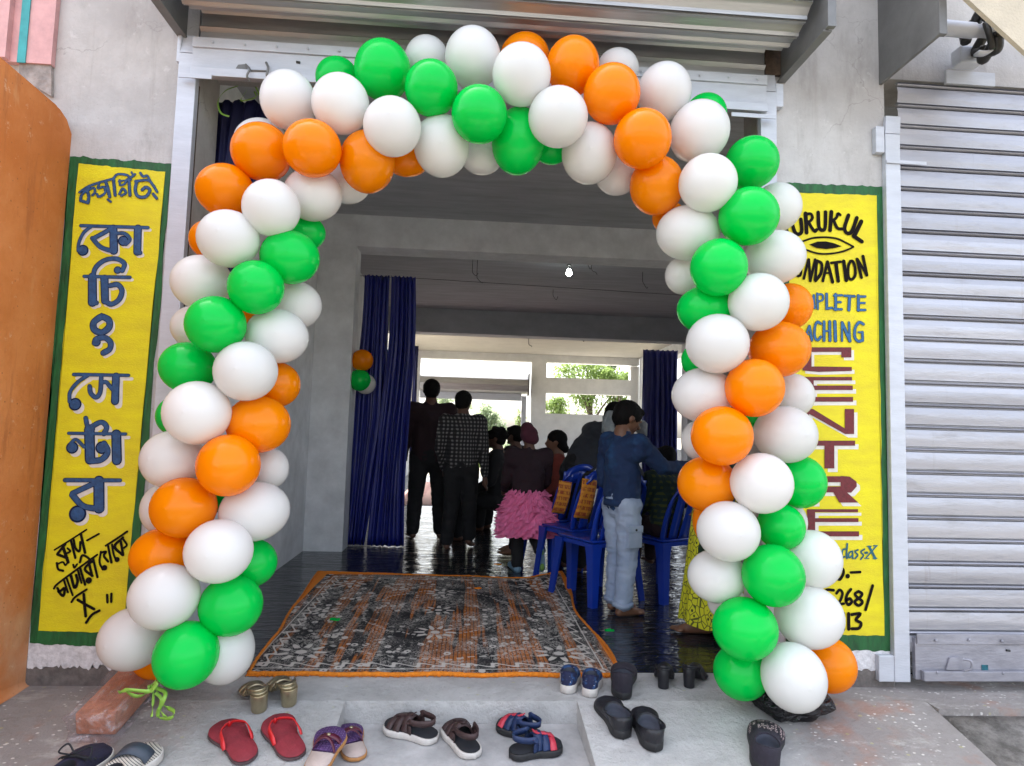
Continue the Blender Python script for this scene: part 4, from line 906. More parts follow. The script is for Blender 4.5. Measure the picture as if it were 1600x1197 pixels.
tag(obj('curtain_wire', tr_, M_wire), 'thin wire strung across the room carrying the navy curtains', 'wire')

# ------------------------------------------------------------------ bulb and ceiling hooks
lb = P(889, 425, 4.2)
bt = thing('light_bulb', 'glowing white bulb under the ceiling of the dark room', 'light bulb', lb)
bm = BM(); lathe(bm, [(.003, -.048), (.02, -.044), (.032, -.028), (.034, -.012), (.028, .008), (.016, .028), (.014, .036)], 16); obj('glass', bm, M_bulb, bt, True)
bm = BM(); lathe(bm, [(.016, .036), (.017, .065), (.028, .07), (.028, .085)], 12)
tube(bm, [Vector((0, 0, .08)), Vector((.01, 0, ZC-lb.z))], .005, 6, smooth=False); obj('holder', bm, M_wire, bt)
hk = [(738, 430, 4.6), (745, 438, 4.6), (916, 415, 4.3), (924, 425, 4.3), (864, 466, 6.0), (1004, 445, 4.8), (740, 522, 9), (836, 526, 9), (908, 530, 9), (826, 540, 10)]
hook0 = None
for i, (x, y, Yh) in enumerate(hk):
    p = P(x, y, Yh)
    bm = BM(); l = .10 if Yh < 7 else .12
    tube(bm, [Vector((0, 0, ZC-p.z)), Vector((0, 0, .05)), Vector((.02, .0, .01)), Vector((.05, 0, -.02*(i % 3))), Vector((.07, 0, .03-.06*(i % 2)))], .0035 if Yh < 7 else .006, 5)
    o = obj('fan_hook', bm, M_wire); o.location = p; tag(o, 'thin dark bent wire dangling from the room ceiling', 'wire', 'bent wires on the ceiling')

# ------------------------------------------------------------------ blue chairs
def make_chair(label, loc, rz):
    t = thing('plastic_chair', label, 'chair', loc, rz, 'blue plastic chairs')   # local: faces +y
    w, d, hs = .20, .20, .43
    bm = BM(); box(bm, -w, w, -d, d, hs-.018, hs, bev=.012); box(bm, -w+.004, w-.004, -d+.004, d-.004, hs-.05, hs-.02)
    autosmooth(obj('seat', bm, M_plastic_blue, t))
    for sx in (-1, 1):
        for sy in (-1, 1):
            bm = BM()
            top = Vector((sx*(w-.03), sy*(d-.03), hs-.02)); bot = Vector((sx*(w+.015), sy*(d+.025), 0))
            rr = []
            for k in range(7):
                f = k/6; p = top.lerp(bot, f); a = .036-.012*f + (.04*max(0, .22-f))
                # an L-shaped leg, open to the inside
                L = [(-a, -a), (a, -a), (a, -a+.014), (-a+.014, -a+.014), (-a+.014, a), (-a, a)]
                rr.append([bm.verts.new((p.x-sx*qx, p.y-sy*qy, p.z)) for qx, qy in [(-x_*-1 if False else x_, y_) for x_, y_ in L]])
            for a, b in zip(rr, rr[1:]):
                for k in range(6): bm.faces.new((a[k], a[(k+1) % 6], b[(k+1) % 6], b[k]))
            bm.faces.new(rr[0][::-1]); bm.faces.new(rr[-1])
            autosmooth(obj('leg', bm, M_plastic_blue, t), 30)
    # backrest: rounded arch frame with slots, leaning back
    lean = .36
    def B(x, h): return Vector((x, -d+.01-h*lean-.03*(x/w)**2*-1, hs+h))
    bm = BM(); fr = [B(-.17, -.01), B(-.185, .15), B(-.175, .30), B(-.12, .41), B(0, .45), B(.12, .41), B(.175, .30), B(.185, .15), B(.17, -.01)]
    ribbon(bm, fr, .05, (0, -.94, .34) if False else (lambda f: Vector((math.cos(math.pi*f), 0, math.sin(math.pi*f)))), .016)
    obj('back_frame', bm, M_plastic_blue, t, True)
    for x in (-.105, 0, .105):
        bm = BM(); ribbon(bm, [B(x*.9, 0), B(x, .2), B(x, .43-abs(x)*.4)], .075, (1, 0, 0), .008); obj('back_slat', bm, M_plastic_blue, t, True)
    bm = BM(); ribbon(bm, [B(-.17, .36), B(0, .37), B(.17, .36)], .11, (0, -.34, .94), .009); obj('back_slat', bm, M_plastic_blue, t, True)
    return t
FA = math.atan2(.88, -.48)-math.pi/2      # chairs face left and into the room
def chair_at(label, px, py):
    p = G(px, py); u = Vector((math.cos(FA), math.sin(FA), 0)); f = Vector((-math.sin(FA), math.cos(FA), 0))
    cpos_ = p+u*.21+f*.22; return make_chair(label, (cpos_.x, cpos_.y, .004), FA)
ch = [chair_at('blue plastic chair nearest the doorway, just left of the boy', 926, 950),
      chair_at('blue plastic chair with an orange paper bag, second row from the doorway', 893, 922),
      chair_at('blue plastic chair right behind the child in the pink tutu', 862, 898),
      chair_at('blue plastic chair with a child seated, right of the standing boy', 1037, 945)]
M_paper = None
g = N('printed_orange_paper', .7); X, Y, Z = g.xyz()
rowm = g.math('MULTIPLY', g.step(g.math('FRACT', g.math('MULTIPLY', Z, 21)), .35, .42), g.step(g.noise(1, 2, src=g.mapping((110, 110, 21))), .42, .5))
msk = g.math('MULTIPLY', rowm, g.step(g.math('ABSOLUTE', X), .07, .06)); g.color(g.mix(g.math('MULTIPLY', msk, .85), (.66, .26, .02, 1), (.30, .03, .015, 1))); M_paper = g.m
def paper_bag(label, px0, py0, px1, py1, w, Yp):
    a = P(px0, py0, Yp); b = P(px1, py1, Yp-.02); bm = BM(); d = b-a; l = d.length; sdv = Vector((.86, .4, 0)).normalized()
    rows = []
    for j in range(9):
        v = j/8; row = []
        for i in range(5):
            u = i/4-.5; row.append(bm.verts.new((u*w, .006*noise.noise(Vector((u*4, v*6, px0)))-.02*math.sin(v*3), v*l)))
        rows.append(row)
    for r_, s_ in zip(rows, rows[1:]):
        for k in range(4): bm.faces.new((r_[k], r_[k+1], s_[k+1], s_[k]))
    bm.normal_update(); bmesh.ops.solidify(bm, geom=bm.faces[:], thickness=.012)
    o = obj('paper_bag', bm, M_paper, smooth=True); zz_ = d.normalized(); yy = zz_.cross(sdv).normalized(); xx = yy.cross(zz_)
    o.matrix_world = Matrix.Translation(a) @ Matrix((xx, yy, zz_)).transposed().to_4x4(); return tag(o, label, 'bag', 'orange printed paper bags')
paper_bag('orange printed paper bag leaning on the chair beside the boy', 908, 810, 922, 749, .13, 1.78)
paper_bag('dim orange printed paper bag leaning on the chair behind the pink tutu', 872, 802, 884, 752, .12, 2.22)
paper_bag('rust coloured bag on the back of the seated child chair', 1014, 792, 1027, 742, .11, 1.75)

# ------------------------------------------------------------------ people
def fig(name, label, x, y, h, yaw, mats, ov=None, wide=1.0, seated=False, hair='short', feet='bare', voxel=.010, skirt=None, z0=.004, sleeve=1.0, parts=('shirt', 'trousers'), headtilt=(0, 0), wr=.006, headscale=1.0):
    """local frame: +y = facing, x = right, z up; joints in units of the height h"""
    J = dict(head=(0, .01, .93), neck=(0, -.005, .855), chest=(0, -.005, .74), belly=(0, 0, .62), pelvis=(0, 0, .525),
             shL=(-.105*wide, -.005, .81), shR=(.105*wide, -.005, .81), elL=(-.135*wide, -.01, .63), elR=(.135*wide, -.01, .63), wrL=(-.14*wide, .03, .48), wrR=(.14*wide, .03, .48),
             hiL=(-.05*wide, 0, .51), hiR=(.05*wide, 0, .51), knL=(-.055*wide, .01, .28), knR=(.055*wide, .01, .28), anL=(-.055*wide, -.01, .045), anR=(.055*wide, -.01, .045), toL=(-.07*wide, .11, .016), toR=(.07*wide, .11, .016))
    if seated:
        J.update(hiL=(-.05, 0, .27), hiR=(.05, 0, .27), pelvis=(0, 0, .29), belly=(0, -.01, .39), chest=(0, -.005, .51), neck=(0, 0, .62), head=(0, .015, .70), shL=(-.105*wide, 0, .58), shR=(.105*wide, 0, .58), elL=(-.13*wide, .02, .42), elR=(.13*wide, .02, .42), wrL=(-.1, .15, .33), wrR=(.1, .15, .33), knL=(-.06, .24, .275), knR=(.06, .24, .275), anL=(-.06, .25, .04), anR=(.06, .25, .04), toL=(-.07, .36, .016), toR=(.07, .36, .016))
    if ov: J.update(ov)
    J = {k: Vector(v)*h for k, v in J.items()}
    root = thing(name, label, 'person', (x, y, z0), yaw)
    H = h; sk = .93
    # ---- body: one continuous surface
    bm = BM()
    hd = J['head']; hq = Matrix.Rotation(headtilt[1], 3, 'Z') @ Matrix.Rotation(headtilt[0], 3, 'X'); s = max(h, 1.25) if h < 1.45 else h
    hs_ = s*.062*headscale
    def hp(a, b, c_): return hd+hq @ Vector((a, b, c_))*hs_
    ellipsoid(bm, hp(0, -.08, .18), (hs_*.80, hs_*.98, hs_*.92), hq); ellipsoid(bm, hp(0, .18, -.35), (hs_*.62, hs_*.66, hs_*.72), hq)
    if True:
        cone(bm, hp(0, .86, -.02), hp(0, 1.04, -.28), hs_*.09, hs_*.15)
        for sx in (-1, 1):
            ellipsoid(bm, hp(sx*.80, -.05, -.08), (hs_*.10, hs_*.20, hs_*.28), hq); ellipsoid(bm, hp(sx*.30, .84, .12), (hs_*.17, hs_*.1, hs_*.09), hq); ellipsoid(bm, hp(sx*.32, .62, -.22), (hs_*.24, hs_*.2, hs_*.22), hq)
        ellipsoid(bm, hp(0, .82, -.55), (hs_*.26, hs_*.12, hs_*.10), hq); ellipsoid(bm, hp(0, .74, -.9), (hs_*.24, hs_*.2, hs_*.2), hq)
    cone(bm, J['neck'], hp(0, -.12, -.45), .036*H, .036*H); 
    tors = [('neck', 'chest', .045, .066), ('chest', 'belly', .066, .062), ('belly', 'pelvis', .062, .062)]
    for a, b, r1, r2 in tors: cone(bm, J[a], J[b], r1*H*sk, r2*H*sk)
    for S in 'LR':
        cone(bm, J['chest']+Vector((0, 0, .03*H)), J['sh'+S], .05*H*sk, .042*H*sk); cone(bm, J['sh'+S], J['el'+S], .038*H*sk, .027*H*sk); cone(bm, J['el'+S], J['wr'+S], .027*H*sk, .017*H)
        cone(bm, J['pelvis'], J['hi'+S], .055*H, .056*H); cone(bm, J['hi'+S], J['kn'+S], .056*H*sk, .035*H*sk); cone(bm, J['kn'+S], J['an'+S], .035*H*sk, .022*H)
        # hand: palm, four fingers and a thumb
        dv = (J['wr'+S]-J['el'+S]).normalized(); sv = dv.cross(Vector((0, 1, .2))).normalized(); fv = Vector((0, 1, 0)); fv = (fv-dv*fv.dot(dv)).normalized()
        k = h*.055; pc = J['wr'+S]+dv*k
        cone(bm, J['wr'+S], pc, .016*H, .02*H)
        for q in range(4):
            b0 = pc+fv*(q-1.5)*.012*H; L_ = (.042, .048, .045, .035)[q]*H
            m1 = b0+dv*L_*.55+sv*.004*H; cone(bm, b0, m1, .0075*H, .0065*H, 8); cone(bm, m1, m1+dv*L_*.4+sv*.012*H, .0065*H, .0055*H, 8)
        cone(bm, J['wr'+S]+dv*k*.4+fv*.014*H, J['wr'+S]+dv*k*1.1+fv*.038*H, .008*H, .006*H, 8)
        # foot with toes
        an, to = J['an'+S], J['to'+S]; fd = to-an; fd.z = 0; fd.normalize(); sd2 = Vector((fd.y, -fd.x, 0))
        heel = an-fd*.018*H+Vector((0, 0, -.024*H)); ball = to-fd*.035*H
        cone(bm, an, heel, .023*H, .02*H); cone(bm, heel, ball+Vector((0, 0, .0)), .02*H, .0165*H); cone(bm, an, ball, .022*H, .015*H)
        for q in range(5):
            sg = 1 if S == 'R' else -1; b0 = ball+sd2*sg*(q-2)*.0105*H
            cone(bm, b0, b0+fd*(.034-.005*q)*H+Vector((0, 0, -.004*H)), .0105*H if q == 0 else .0085*H, .0085*H if q == 0 else .0065*H, 8)
    me = remeshed(bm, voxel, 3); link('body', me, mats['skin'], root)
    # ---- clothes
    def cloth(nm, prims, mt, vox, it, wamp, wsc, st=(1, 1, 1), seed=0):
        bm = BM()
        for a, b, r1, r2 in prims: cone(bm, a, b, r1*H, r2*H)
        me = remeshed(bm, vox, it); wrinkle(me, wamp, wsc, st, seed); return link(nm, me, mt, root)
    if 'shirt' in parts:
        pr = [(J['neck']-Vector((0, 0, .02*H)), J['chest'], .047, .078*wide), (J['chest'], J['belly'], .078*wide, .074*wide), (J['belly'], J['pelvis'], .074*wide, .075*wide)]
        pr += [(J['chest'].lerp(J['belly'], .5)+Vector((sx*.03*H, 0, 0)), J['pelvis']+Vector((sx*.03*H, 0, 0)), .07*wide, .07*wide) for sx in (-1, 1)]
        for S in 'LR':
            pr += [(J['chest']+Vector((0, 0, .035*H)), J['sh'+S], .062, .05), (J['chest'], J['sh'+S]+Vector((0, 0, -.04*H)), .07, .05), (J['sh'+S], J['el'+S], .05, .038)]
            if sleeve > .5: pr += [(J['el'+S], J['el'+S].lerp(J['wr'+S], sleeve*.96), .038, .026)]
        so = cloth('shirt', pr, mats['shirt'], voxel, 6, wr, 9, (1, 1, 1.6), x*10)
    if 'trousers' in parts:
        pr = [(J['pelvis']+Vector((0, 0, .02*H)), J['pelvis']-Vector((0, 0, .02*H)), .076*wide, .072*wide)]
        for S in 'LR':
            pr += [(J['pelvis'], J['hi'+S], .068, .067), (J['hi'+S], J['kn'+S], .066, .05), (J['kn'+S], J['an'+S]+Vector((0, 0, .012*H)), .05, .042)]
        to_ = cloth('trousers', pr, mats['trousers'], voxel, 5, wr*1.1, 8, (1, 1, 2.0), x*7)
    if hair:
        bm = BM()
        ellipsoid(bm, hp(0, -.16, .30), (hs_*.90, hs_*1.05, hs_*.93), hq); ellipsoid(bm, hp(0, -.42, -.12), (hs_*.80, hs_*.72, hs_*.75), hq)
        if hair == 'short': ellipsoid(bm, hp(0, .52, .72), (hs_*.66, hs_*.42, hs_*.28), hq)
        if hair == 'bun': ellipsoid(bm, hp(0, -1.0, -.75), (hs_*.42, hs_*.42, hs_*.42), hq); ellipsoid(bm, hp(0, -.6, -.35), (hs_*.7, hs_*.6, hs_*.7), hq)
        if hair == 'curly':
            for k in range(26):
                a = random.uniform(0, 6.28); b = random.uniform(-.1, 1.2); ellipsoid(bm, hp(.9*math.cos(a)*math.cos(b), -.15+1.0*math.sin(a)*math.cos(b), .25+.95*math.sin(b)), (hs_*.3,)*3, sub=2)
        me = remeshed(bm, voxel*.9, 2); wrinkle(me, .003, 45, seed=2); link('hair', me, mats.get('hair', M_hair), root)
    if feet == 'shoe':
        bm = BM()
        for S in 'LR':
            an, to = J['an'+S], J['to'+S]; fd = (to-an); fd.z = 0; fd.normalize()
            cone(bm, an-fd*.02*H+Vector((0, 0, -.015*H)), to, .032*H, .026*H)
        link('shoes', remeshed(bm, voxel, 4), mats.get('shoes', M_black), root)
    return root, J, hp, hs_
def cloth_mat(name, col, **k): return mat(name, col, .85, var=.25, vscale=25, bump=.35, bscale=250, **k)
M_maroon_cl = cloth_mat('dark_maroon_jacket', (.022, .008, .012, 1)); M_dark_cl = cloth_mat('black_trousers', (.010, .010, .012, 1))
M_knit = cloth_mat('maroon_knit', (.075, .014, .03, 1)); M_sweater = cloth_mat('dark_plum_sweater', (.022, .008, .014, 1))
def plaid(name, base, l1, l2, s):
    g = N(name, .85); X, Y, Z = g.xyz()
    fx = g.math('FRACT', g.math('MULTIPLY', g.math('ADD', X, g.math('MULTIPLY', Y, .8)), s)); fz = g.math('FRACT', g.math('MULTIPLY', Z, s))
    a = g.step(g.math('ABSOLUTE', g.math('SUBTRACT', fx, .5)), .24, .2); b = g.step(g.math('ABSOLUTE', g.math('SUBTRACT', fz, .5)), .24, .2)
    c = g.mix(g.math('MULTIPLY', g.math('ADD', a, b), .5), base, l1); c = g.mix(g.math('MULTIPLY', a, b), c, l2); g.color(c); g.bump(g.noise(200, 2), .3, .003); return g.m
M_plaid = plaid('black_white_check', (.012, .011, .013, 1), (.045, .043, .045, 1), (.20, .19, .19, 1), 27)
M_plaid_g = plaid('green_tartan', (.006, .018, .016, 1), (.008, .03, .03, 1), (.05, .06, .01, 1), 24)
g = N('faded_denim_blue', .85); n1 = g.noise(5, 4); g.color(g.mix(g.step(n1, .52, .75), (.008, .026, .085, 1), (.016, .075, .20, 1))); g.bump(g.noise(260, 2), .35, .004); M_denim = g.m
g = N('pale_blue_jeans', .85); n1 = g.noise(4, 4); g.color(g.mix(g.step(n1, .35, .7), (.26, .33, .47, 1), (.38, .45, .58, 1))); g.bump(g.noise(220, 2), .35, .004); M_jeans = g.m
M_salmon = cloth_mat('salmon_blouse', (.26, .05, .035, 1)); M_slate = cloth_mat('slate_shirt', (.03, .034, .045, 1)); M_scarf = cloth_mat('pale_grey_scarf', (.34, .37, .38, 1)); M_gold = cloth_mat('gold_trim', (.45, .2, .03, 1))
S_ = lambda **k: dict(dict(skin=M_skin), **k)
# man in dark jacket
p = G(668, 843)
fig('person', 'tall man in a dark maroon jacket seen from behind by the curtain', p.x-.02, p.y+.05, 1.70, R(4), S_(skin=M_skin2, shirt=M_maroon_cl, trousers=M_dark_cl), wide=1.15, ov=dict(knL=(-.075, .01, .28), knR=(.07, .0, .28), anL=(-.085, -.01, .045), anR=(.085, -.01, .045), toL=(-.11, .1, .016), toR=(.1, .1, .016)), hair='short', voxel=.013)
p = G(718, 860)
fig('person', 'youth in a black and white checked shirt standing with back to the door', p.x-.01, p.y+.03, 1.545, R(-6), S_(skin=M_skin2, shirt=M_plaid, trousers=M_dark_cl), wide=1.02, ov=dict(anL=(-.075, -.02, .045), toL=(-.09, .09, .016), anR=(.06, .04, .07), toR=(.075, .14, .016), wrR=(.15, .0, .47), wrL=(-.12, .07, .5)), headtilt=(R(-8), R(-14)), hair='short', voxel=.012)
# child with knitted cap and tutu
p = G(822, 894)
cx_, cy_ = p.x, p.y+.02
ct = fig('person', 'child in a maroon knitted cap, dark sweater and fluffy pink tutu', cx_, cy_, 1.20, R(8), S_(skin=M_skin2, shirt=M_sweater, trousers=M_dark_cl, shoes=M_black), wide=1.22, hair=None, feet=None, voxel=.010,
         ov=dict(knR=(.05, .03, .27), anR=(.055, -.15, .16), toR=(.06, -.185, .06), elL=(-.15, .05, .62), wrL=(-.14, .15, .55), elR=(.15, .06, .62), wrR=(.13, .16, .55)))
root, J, hp, hs_ = ct
bm = BM(); ellipsoid(bm, hp(0, -.05, .25), (hs_*.98, hs_*1.1, hs_*1.0)); ellipsoid(bm, hp(-.28, -.2, .95), (hs_*.72, hs_*.75, hs_*.7)); ellipsoid(bm, hp(.2, -.3, -.2), (hs_*.85, hs_*.8, hs_*.7))
me = remeshed(bm, .008, 5); wrinkle(me, .002, 40); link('cap', me, M_knit, root)
M_tutu = cloth_mat('pink_tulle', (.95, .22, .45, 1)); M_tutu.node_tree.nodes['Principled BSDF'].inputs['Subsurface Weight'].default_value = 0
bm = BM(); H = 1.2
for lay in range(17):
    v = lay/16; z = (.56-.29*v)*H; rr = (.085+.085*math.sin(v*1.75))*H; n_ = 150; rows = []
    for k in range(4):
        row = []
        for i in range(n_):
            a = 2*math.pi*i/n_; w = math.sin(a*19+lay*2.1+k*.5+2*noise.noise(Vector((math.cos(a)*2, math.sin(a)*2, lay))))*.011*k+.012*k*noise.noise(Vector((math.cos(a)*4, math.sin(a)*4, lay*3.1)))
            r_ = rr+k*.013+w; zz_ = z+.028-k*.018-.012*noise.noise(Vector((a*6, lay, k)))*k*.8
            row.append(bm.verts.new((r_*math.cos(a)*1.05, r_*math.sin(a)*.85, zz_)))
        rows.append(row)
    for r_, s_ in zip(rows, rows[1:]):
        for i in range(n_): bm.faces.new((r_[i], r_[(i+1) % n_], s_[(i+1) % n_], s_[i]))
for i in range(160):
    a = random.uniform(0, 6.28); v = random.random(); rr = (.105+.09*math.sin(v*1.75))*H*random.uniform(.95, 1.08); c_ = Vector((rr*math.cos(a)*1.05, rr*math.sin(a)*.85, (.565-.31*v)*H))
    q = Matrix.Rotation(a, 3, 'Z') @ Matrix.Rotation(random.uniform(-.8, .8), 3, 'X') @ Matrix.Rotation(random.uniform(-.6, .6), 3, 'Y')
    s_ = random.uniform(.012, .022); pts_ = [q @ Vector(t_)*s_+c_ for t_ in ((.3, -1.2, -.4), (.7, -.4, .5), (.5, .4, -.5), (.7, 1.2, .5), (0, 1.1, .9), (0, -1.1, .3))]
    bm.faces.new([bm.verts.new(t_) for t_ in pts_])
obj('tutu', bm, M_tutu, root, True)
M_shoe_lb = mat('pale_blue_shoe', (.16, .27, .36, 1), .6, var=.1); M_shoe_gr = mat('lime_patch', (.15, .30, .06, 1), .6)
bm = BM(); an, to = J['anL'], J['toL']; cone(bm, an+Vector((0, -.02, -.03)), to+Vector((0, 0, .012)), .036, .03); link('shoe', remeshed(bm, .008, 4), M_shoe_lb, root)
bm = BM(); an, to = J['anR'], J['toR']; cone(bm, an+Vector((0, -.02, .02)), to, .036, .034); sh_ = link('shoe', remeshed(bm, .008, 4), M_shoe_lb, root)
bm = BM(); ellipsoid(bm, an+Vector((0, -.05, .0)), (.022, .012, .03)); ellipsoid(bm, to+Vector((0, -.028, .01)), (.02, .012, .03)); obj('sole_patch', bm, M_shoe_gr, sh_, True)
# bent man with pale scarf
p = P(962, 648, 2.7); hx = Vector((0, .265*1.62, 0)); hx.rotate(Matrix.Rotation(R(-62), 3, 'Z'))
fig('person', 'man in a dark shirt with a pale scarf bending behind the boy', p.x-hx.x, p.y-hx.y, 1.62, R(-62), S_(skin=M_skin2, shirt=M_slate, trousers=M_dark_cl), hair='short', voxel=.013,
    ov=dict(belly=(0, .04, .60), chest=(0, .12, .69), neck=(0, .215, .755), head=(0, .265, .82), shL=(-.105, .17, .73), shR=(.105, .17, .73), elL=(-.14, .24, .58), elR=(.14, .24, .58), wrL=(-.1, .36, .5), wrR=(.1, .36, .5)), headtilt=(R(-28), 0))
bm = BM(); a = [P(942, 668, 2.35), P(950, 655, 2.5), P(965, 650, 2.7), P(985, 655, 2.75), P(1000, 668, 2.6), P(1010, 672, 2.5)]
ribbon(bm, a, lambda f: .10+.05*math.sin(f*9)**2, (0, -.3, 1), .02); ribbon(bm, [P(950, 652, 2.45), P(952, 672, 2.35), P(958, 690, 2.33)], .10, (1, .2, 0), .014)
tag(obj('scarf', bm, M_scarf, smooth=True), 'pale grey scarf draped round the neck of the bending man', 'scarf')
# seated people further in
def seat_person(label, px, py_head, Y_, h, yaw, mats, **k):
    pt = P(px, py_head, Y_); z = .70*h
    return fig('person', label, pt.x, pt.y, h, yaw, mats, seated=True, z0=max(.004, pt.z-z-.0), voxel=.014, **k)
seat_person('woman in a salmon blouse with tied dark hair sitting beside the chairs', 872, 690, 3.1, 1.52, R(84), S_(shirt=M_salmon, trousers=M_dark_cl), hair='bun', wide=.95)
seat_person('curly haired person in dark clothes sitting left of the pink tutu child', 778, 712, 3.9, 1.55, R(78), S_(skin=M_skin2, shirt=M_dark_cl, trousers=M_dark_cl), hair='curly')
seat_person('dark haired person sitting directly behind the child in the knitted cap', 806, 693, 4.5, 1.6, R(60), S_(skin=M_skin2, shirt=M_maroon_cl, trousers=M_dark_cl), hair='short')
seat_person('child in a dark green tartan shirt sitting right of the standing boy', 1042, 716, 1.62, 1.16, FA+R(-10), S_(skin=M_skin2, shirt=M_plaid_g, trousers=M_maroon_cl), hair='short', wide=1.15)
# the boy
p = G(972, 962); by = FA
boy, J, hp, hs_ = fig('person', 'barefoot boy in a denim blue top and pale blue cargo jeans', p.x+.0, p.y+.05, 1.37, R(-66), S_(shirt=M_denim, trousers=M_jeans), wide=1.02, hair='short', voxel=.008,
    ov=dict(head=(0, .03, .925), shR=(.105, .01, .805), elR=(.13, .14, .69), wrR=(.10, .32, .70), elL=(-.13, -.02, .62), wrL=(-.09, .08, .55), anL=(-.05, .0, .045), toL=(-.06, .12, .016), anR=(.055, -.03, .045), toR=(.07, .095, .016), knL=(-.05, .015, .28), knR=(.055, -.005, .28)), headtilt=(R(-26), R(-12)), wr=.007, sleeve=1.0, headscale=1.13)
H = 1.37
kn = J['knR'].lerp(J['hiR'], .45)
bm = BM(); box(bm, -.012, .012, -.055, .055, -.075, .062, bev=.008, M=Matrix.Translation(kn+Vector((.078, -.01, -.01)))); box(bm, -.014, .015, -.058, .058, .022, .066, bev=.006, M=Matrix.Translation(kn+Vector((.081, -.01, -.01))))
autosmooth(obj('cargo_pocket', bm, M_jeans, boy))
bm = BM(); ellipsoid(bm, kn+Vector((.099, -.01, .03)), (.005, .008, .008), sub=2); obj('pocket_button', bm, M_wire, boy)
bm = BM()
for S in 'LR':
    a_ = J['an'+S]; pts_ = [a_+Vector((.047*H*math.cos(t_), .047*H*math.sin(t_), .012*H+.004*math.sin(3*t_))) for t_ in [2*math.pi*k/18 for k in range(19)]]; ribbon(bm, pts_, .03, (0, 0, 1), .008)
obj('turn_up', bm, M_jeans, boy, True)
bm = BM(); pe = J['pelvis']; pts_ = [pe+Vector((.082*H*math.cos(t_)*1.12, .082*H*math.sin(t_), -.005)) for t_ in [2*math.pi*k/24 for k in range(25)]]; ribbon(bm, pts_, .045, (0, 0, 1), .008); obj('waistband', bm, M_denim, boy, True)
# woman mostly hidden by the right leg of the arch
g = N('yellow_printed_cotton', .8); X, Y, Z = g.xyz(); v_ = g.voronoi(30, rnd=.75, src=g.mapping((1, 1, .7))); v2 = g.voronoi(30, 'DISTANCE_TO_EDGE', rnd=.75, src=g.mapping((1, 1, .7)))
c = g.mix(g.step(v_, .22, .16), (.66, .64, .02, 1), (.03, .05, .01, 1)); c = g.mix(g.step(v2, .07, .03), c, (.10, .11, .015, 1)); g.color(c); M_ycot = g.m
g = N('dark_green_print', .8); c = g.mix(g.step(g.voronoi(34), .2, .14), (.006, .03, .012, 1), (.30, .36, .05, 1)); g.color(c); M_gprint = g.m
p = G(1104, 993); 
wo_, J, hp, hs_ = fig('person', 'barefoot woman in a yellow printed skirt behind the right leg of the arch', p.x+.07, p.y+.04, 1.52, R(78), S_(shirt=M_gprint, trousers=M_gprint), hair='bun', voxel=.010, ov=dict(anL=(-.03, .05, .045), toL=(-.035, .17, .016), knL=(-.04, .04, .28), anR=(.05, -.03, .045), toR=(.06, .085, .016)))
bm = BM(); H = 1.52; rows = []
for j in range(26):
    v = j/25; z = (.55-.505*v)*H; row = []
    for i in range(72):
        a = 2*math.pi*i/72; r_ = (.085+.045*v)*H*(1+.05*v*math.sin(a*9)+.04*v*noise.noise(Vector((math.cos(a)*2, math.sin(a)*2, v*2))))
        row.append(bm.verts.new((r_*math.cos(a)*.9, r_*math.sin(a)*.95+.015*v*H, z+.012*math.sin(a*4)*v)))
    rows.append(row)
for a, b in zip(rows, rows[1:]):
    for i in range(72): bm.faces.new((a[i], a[(i+1) % 72], b[(i+1) % 72], b[i]))
obj('skirt', bm, M_ycot, wo_, True)

# small balloons tied at the curtain, scraps on the floor
for (k, x, y, r_, lab) in (('O', 566, 563, 17, 'small dark orange balloon on the curtain by the grey column'), ('G', 562, 594, 17, 'small green balloon on the curtain by the grey column'), ('W', 571, 600, 16, 'small white balloon behind the green one on the curtain')):
    o = bpy.data.objects.new('balloon', bmeshes[k]); C.objects.link(o); c = P(x, y, 3.28 if k != 'W' else 3.36); q = r_*depth(c)/FPX; o.location = c; o.scale = (q, q, q); tag(o, lab, 'balloon', 'balloons tied at the curtain')
M_scrapg = LAT['G']; M_scrapo = LAT['O']
for (x, y, mt, lab) in ((523, 970, M_scrapg, 'scrap of burst green balloon on the left part of the carpet'), (951, 987, M_scrapg, 'scrap of burst green balloon on the black sheet near the boy'), (748, 921, M_scrapo, 'scrap of burst orange balloon on the far part of the carpet'), (778, 883, M_scrapo, 'scrap of burst orange balloon on the floor beyond the carpet')):
    bm = BM(); ps = []
    for i in range(11):
        a = 2*math.pi*i/11; r_ = .022*random.uniform(.5, 1.2); ps.append(Vector((r_*math.cos(a)*1.4, r_*math.sin(a), .004*random.random())))
    prism(bm, ps, (0, 0, .006)); o = obj('balloon_scrap', bm, mt); o.location = G(x, y, .02)+Vector((0, 0, .004)); tag(o, lab, 'balloon scrap')
bm = BM(); box(bm, -1.1, 1.3, 7.0, 11.5, .005, .011)
g = N('pink_mat', .8); X, Y, Z = g.xyz(); g.color(g.mix(g.step(g.voronoi(4, rnd=.1), .22, .16), (.55, .34, .30, 1), (.30, .10, .09, 1))); tag(obj('floor_mat', bm, g.m), 'pale pink patterned mat on the floor towards the rear doorway', 'mat')

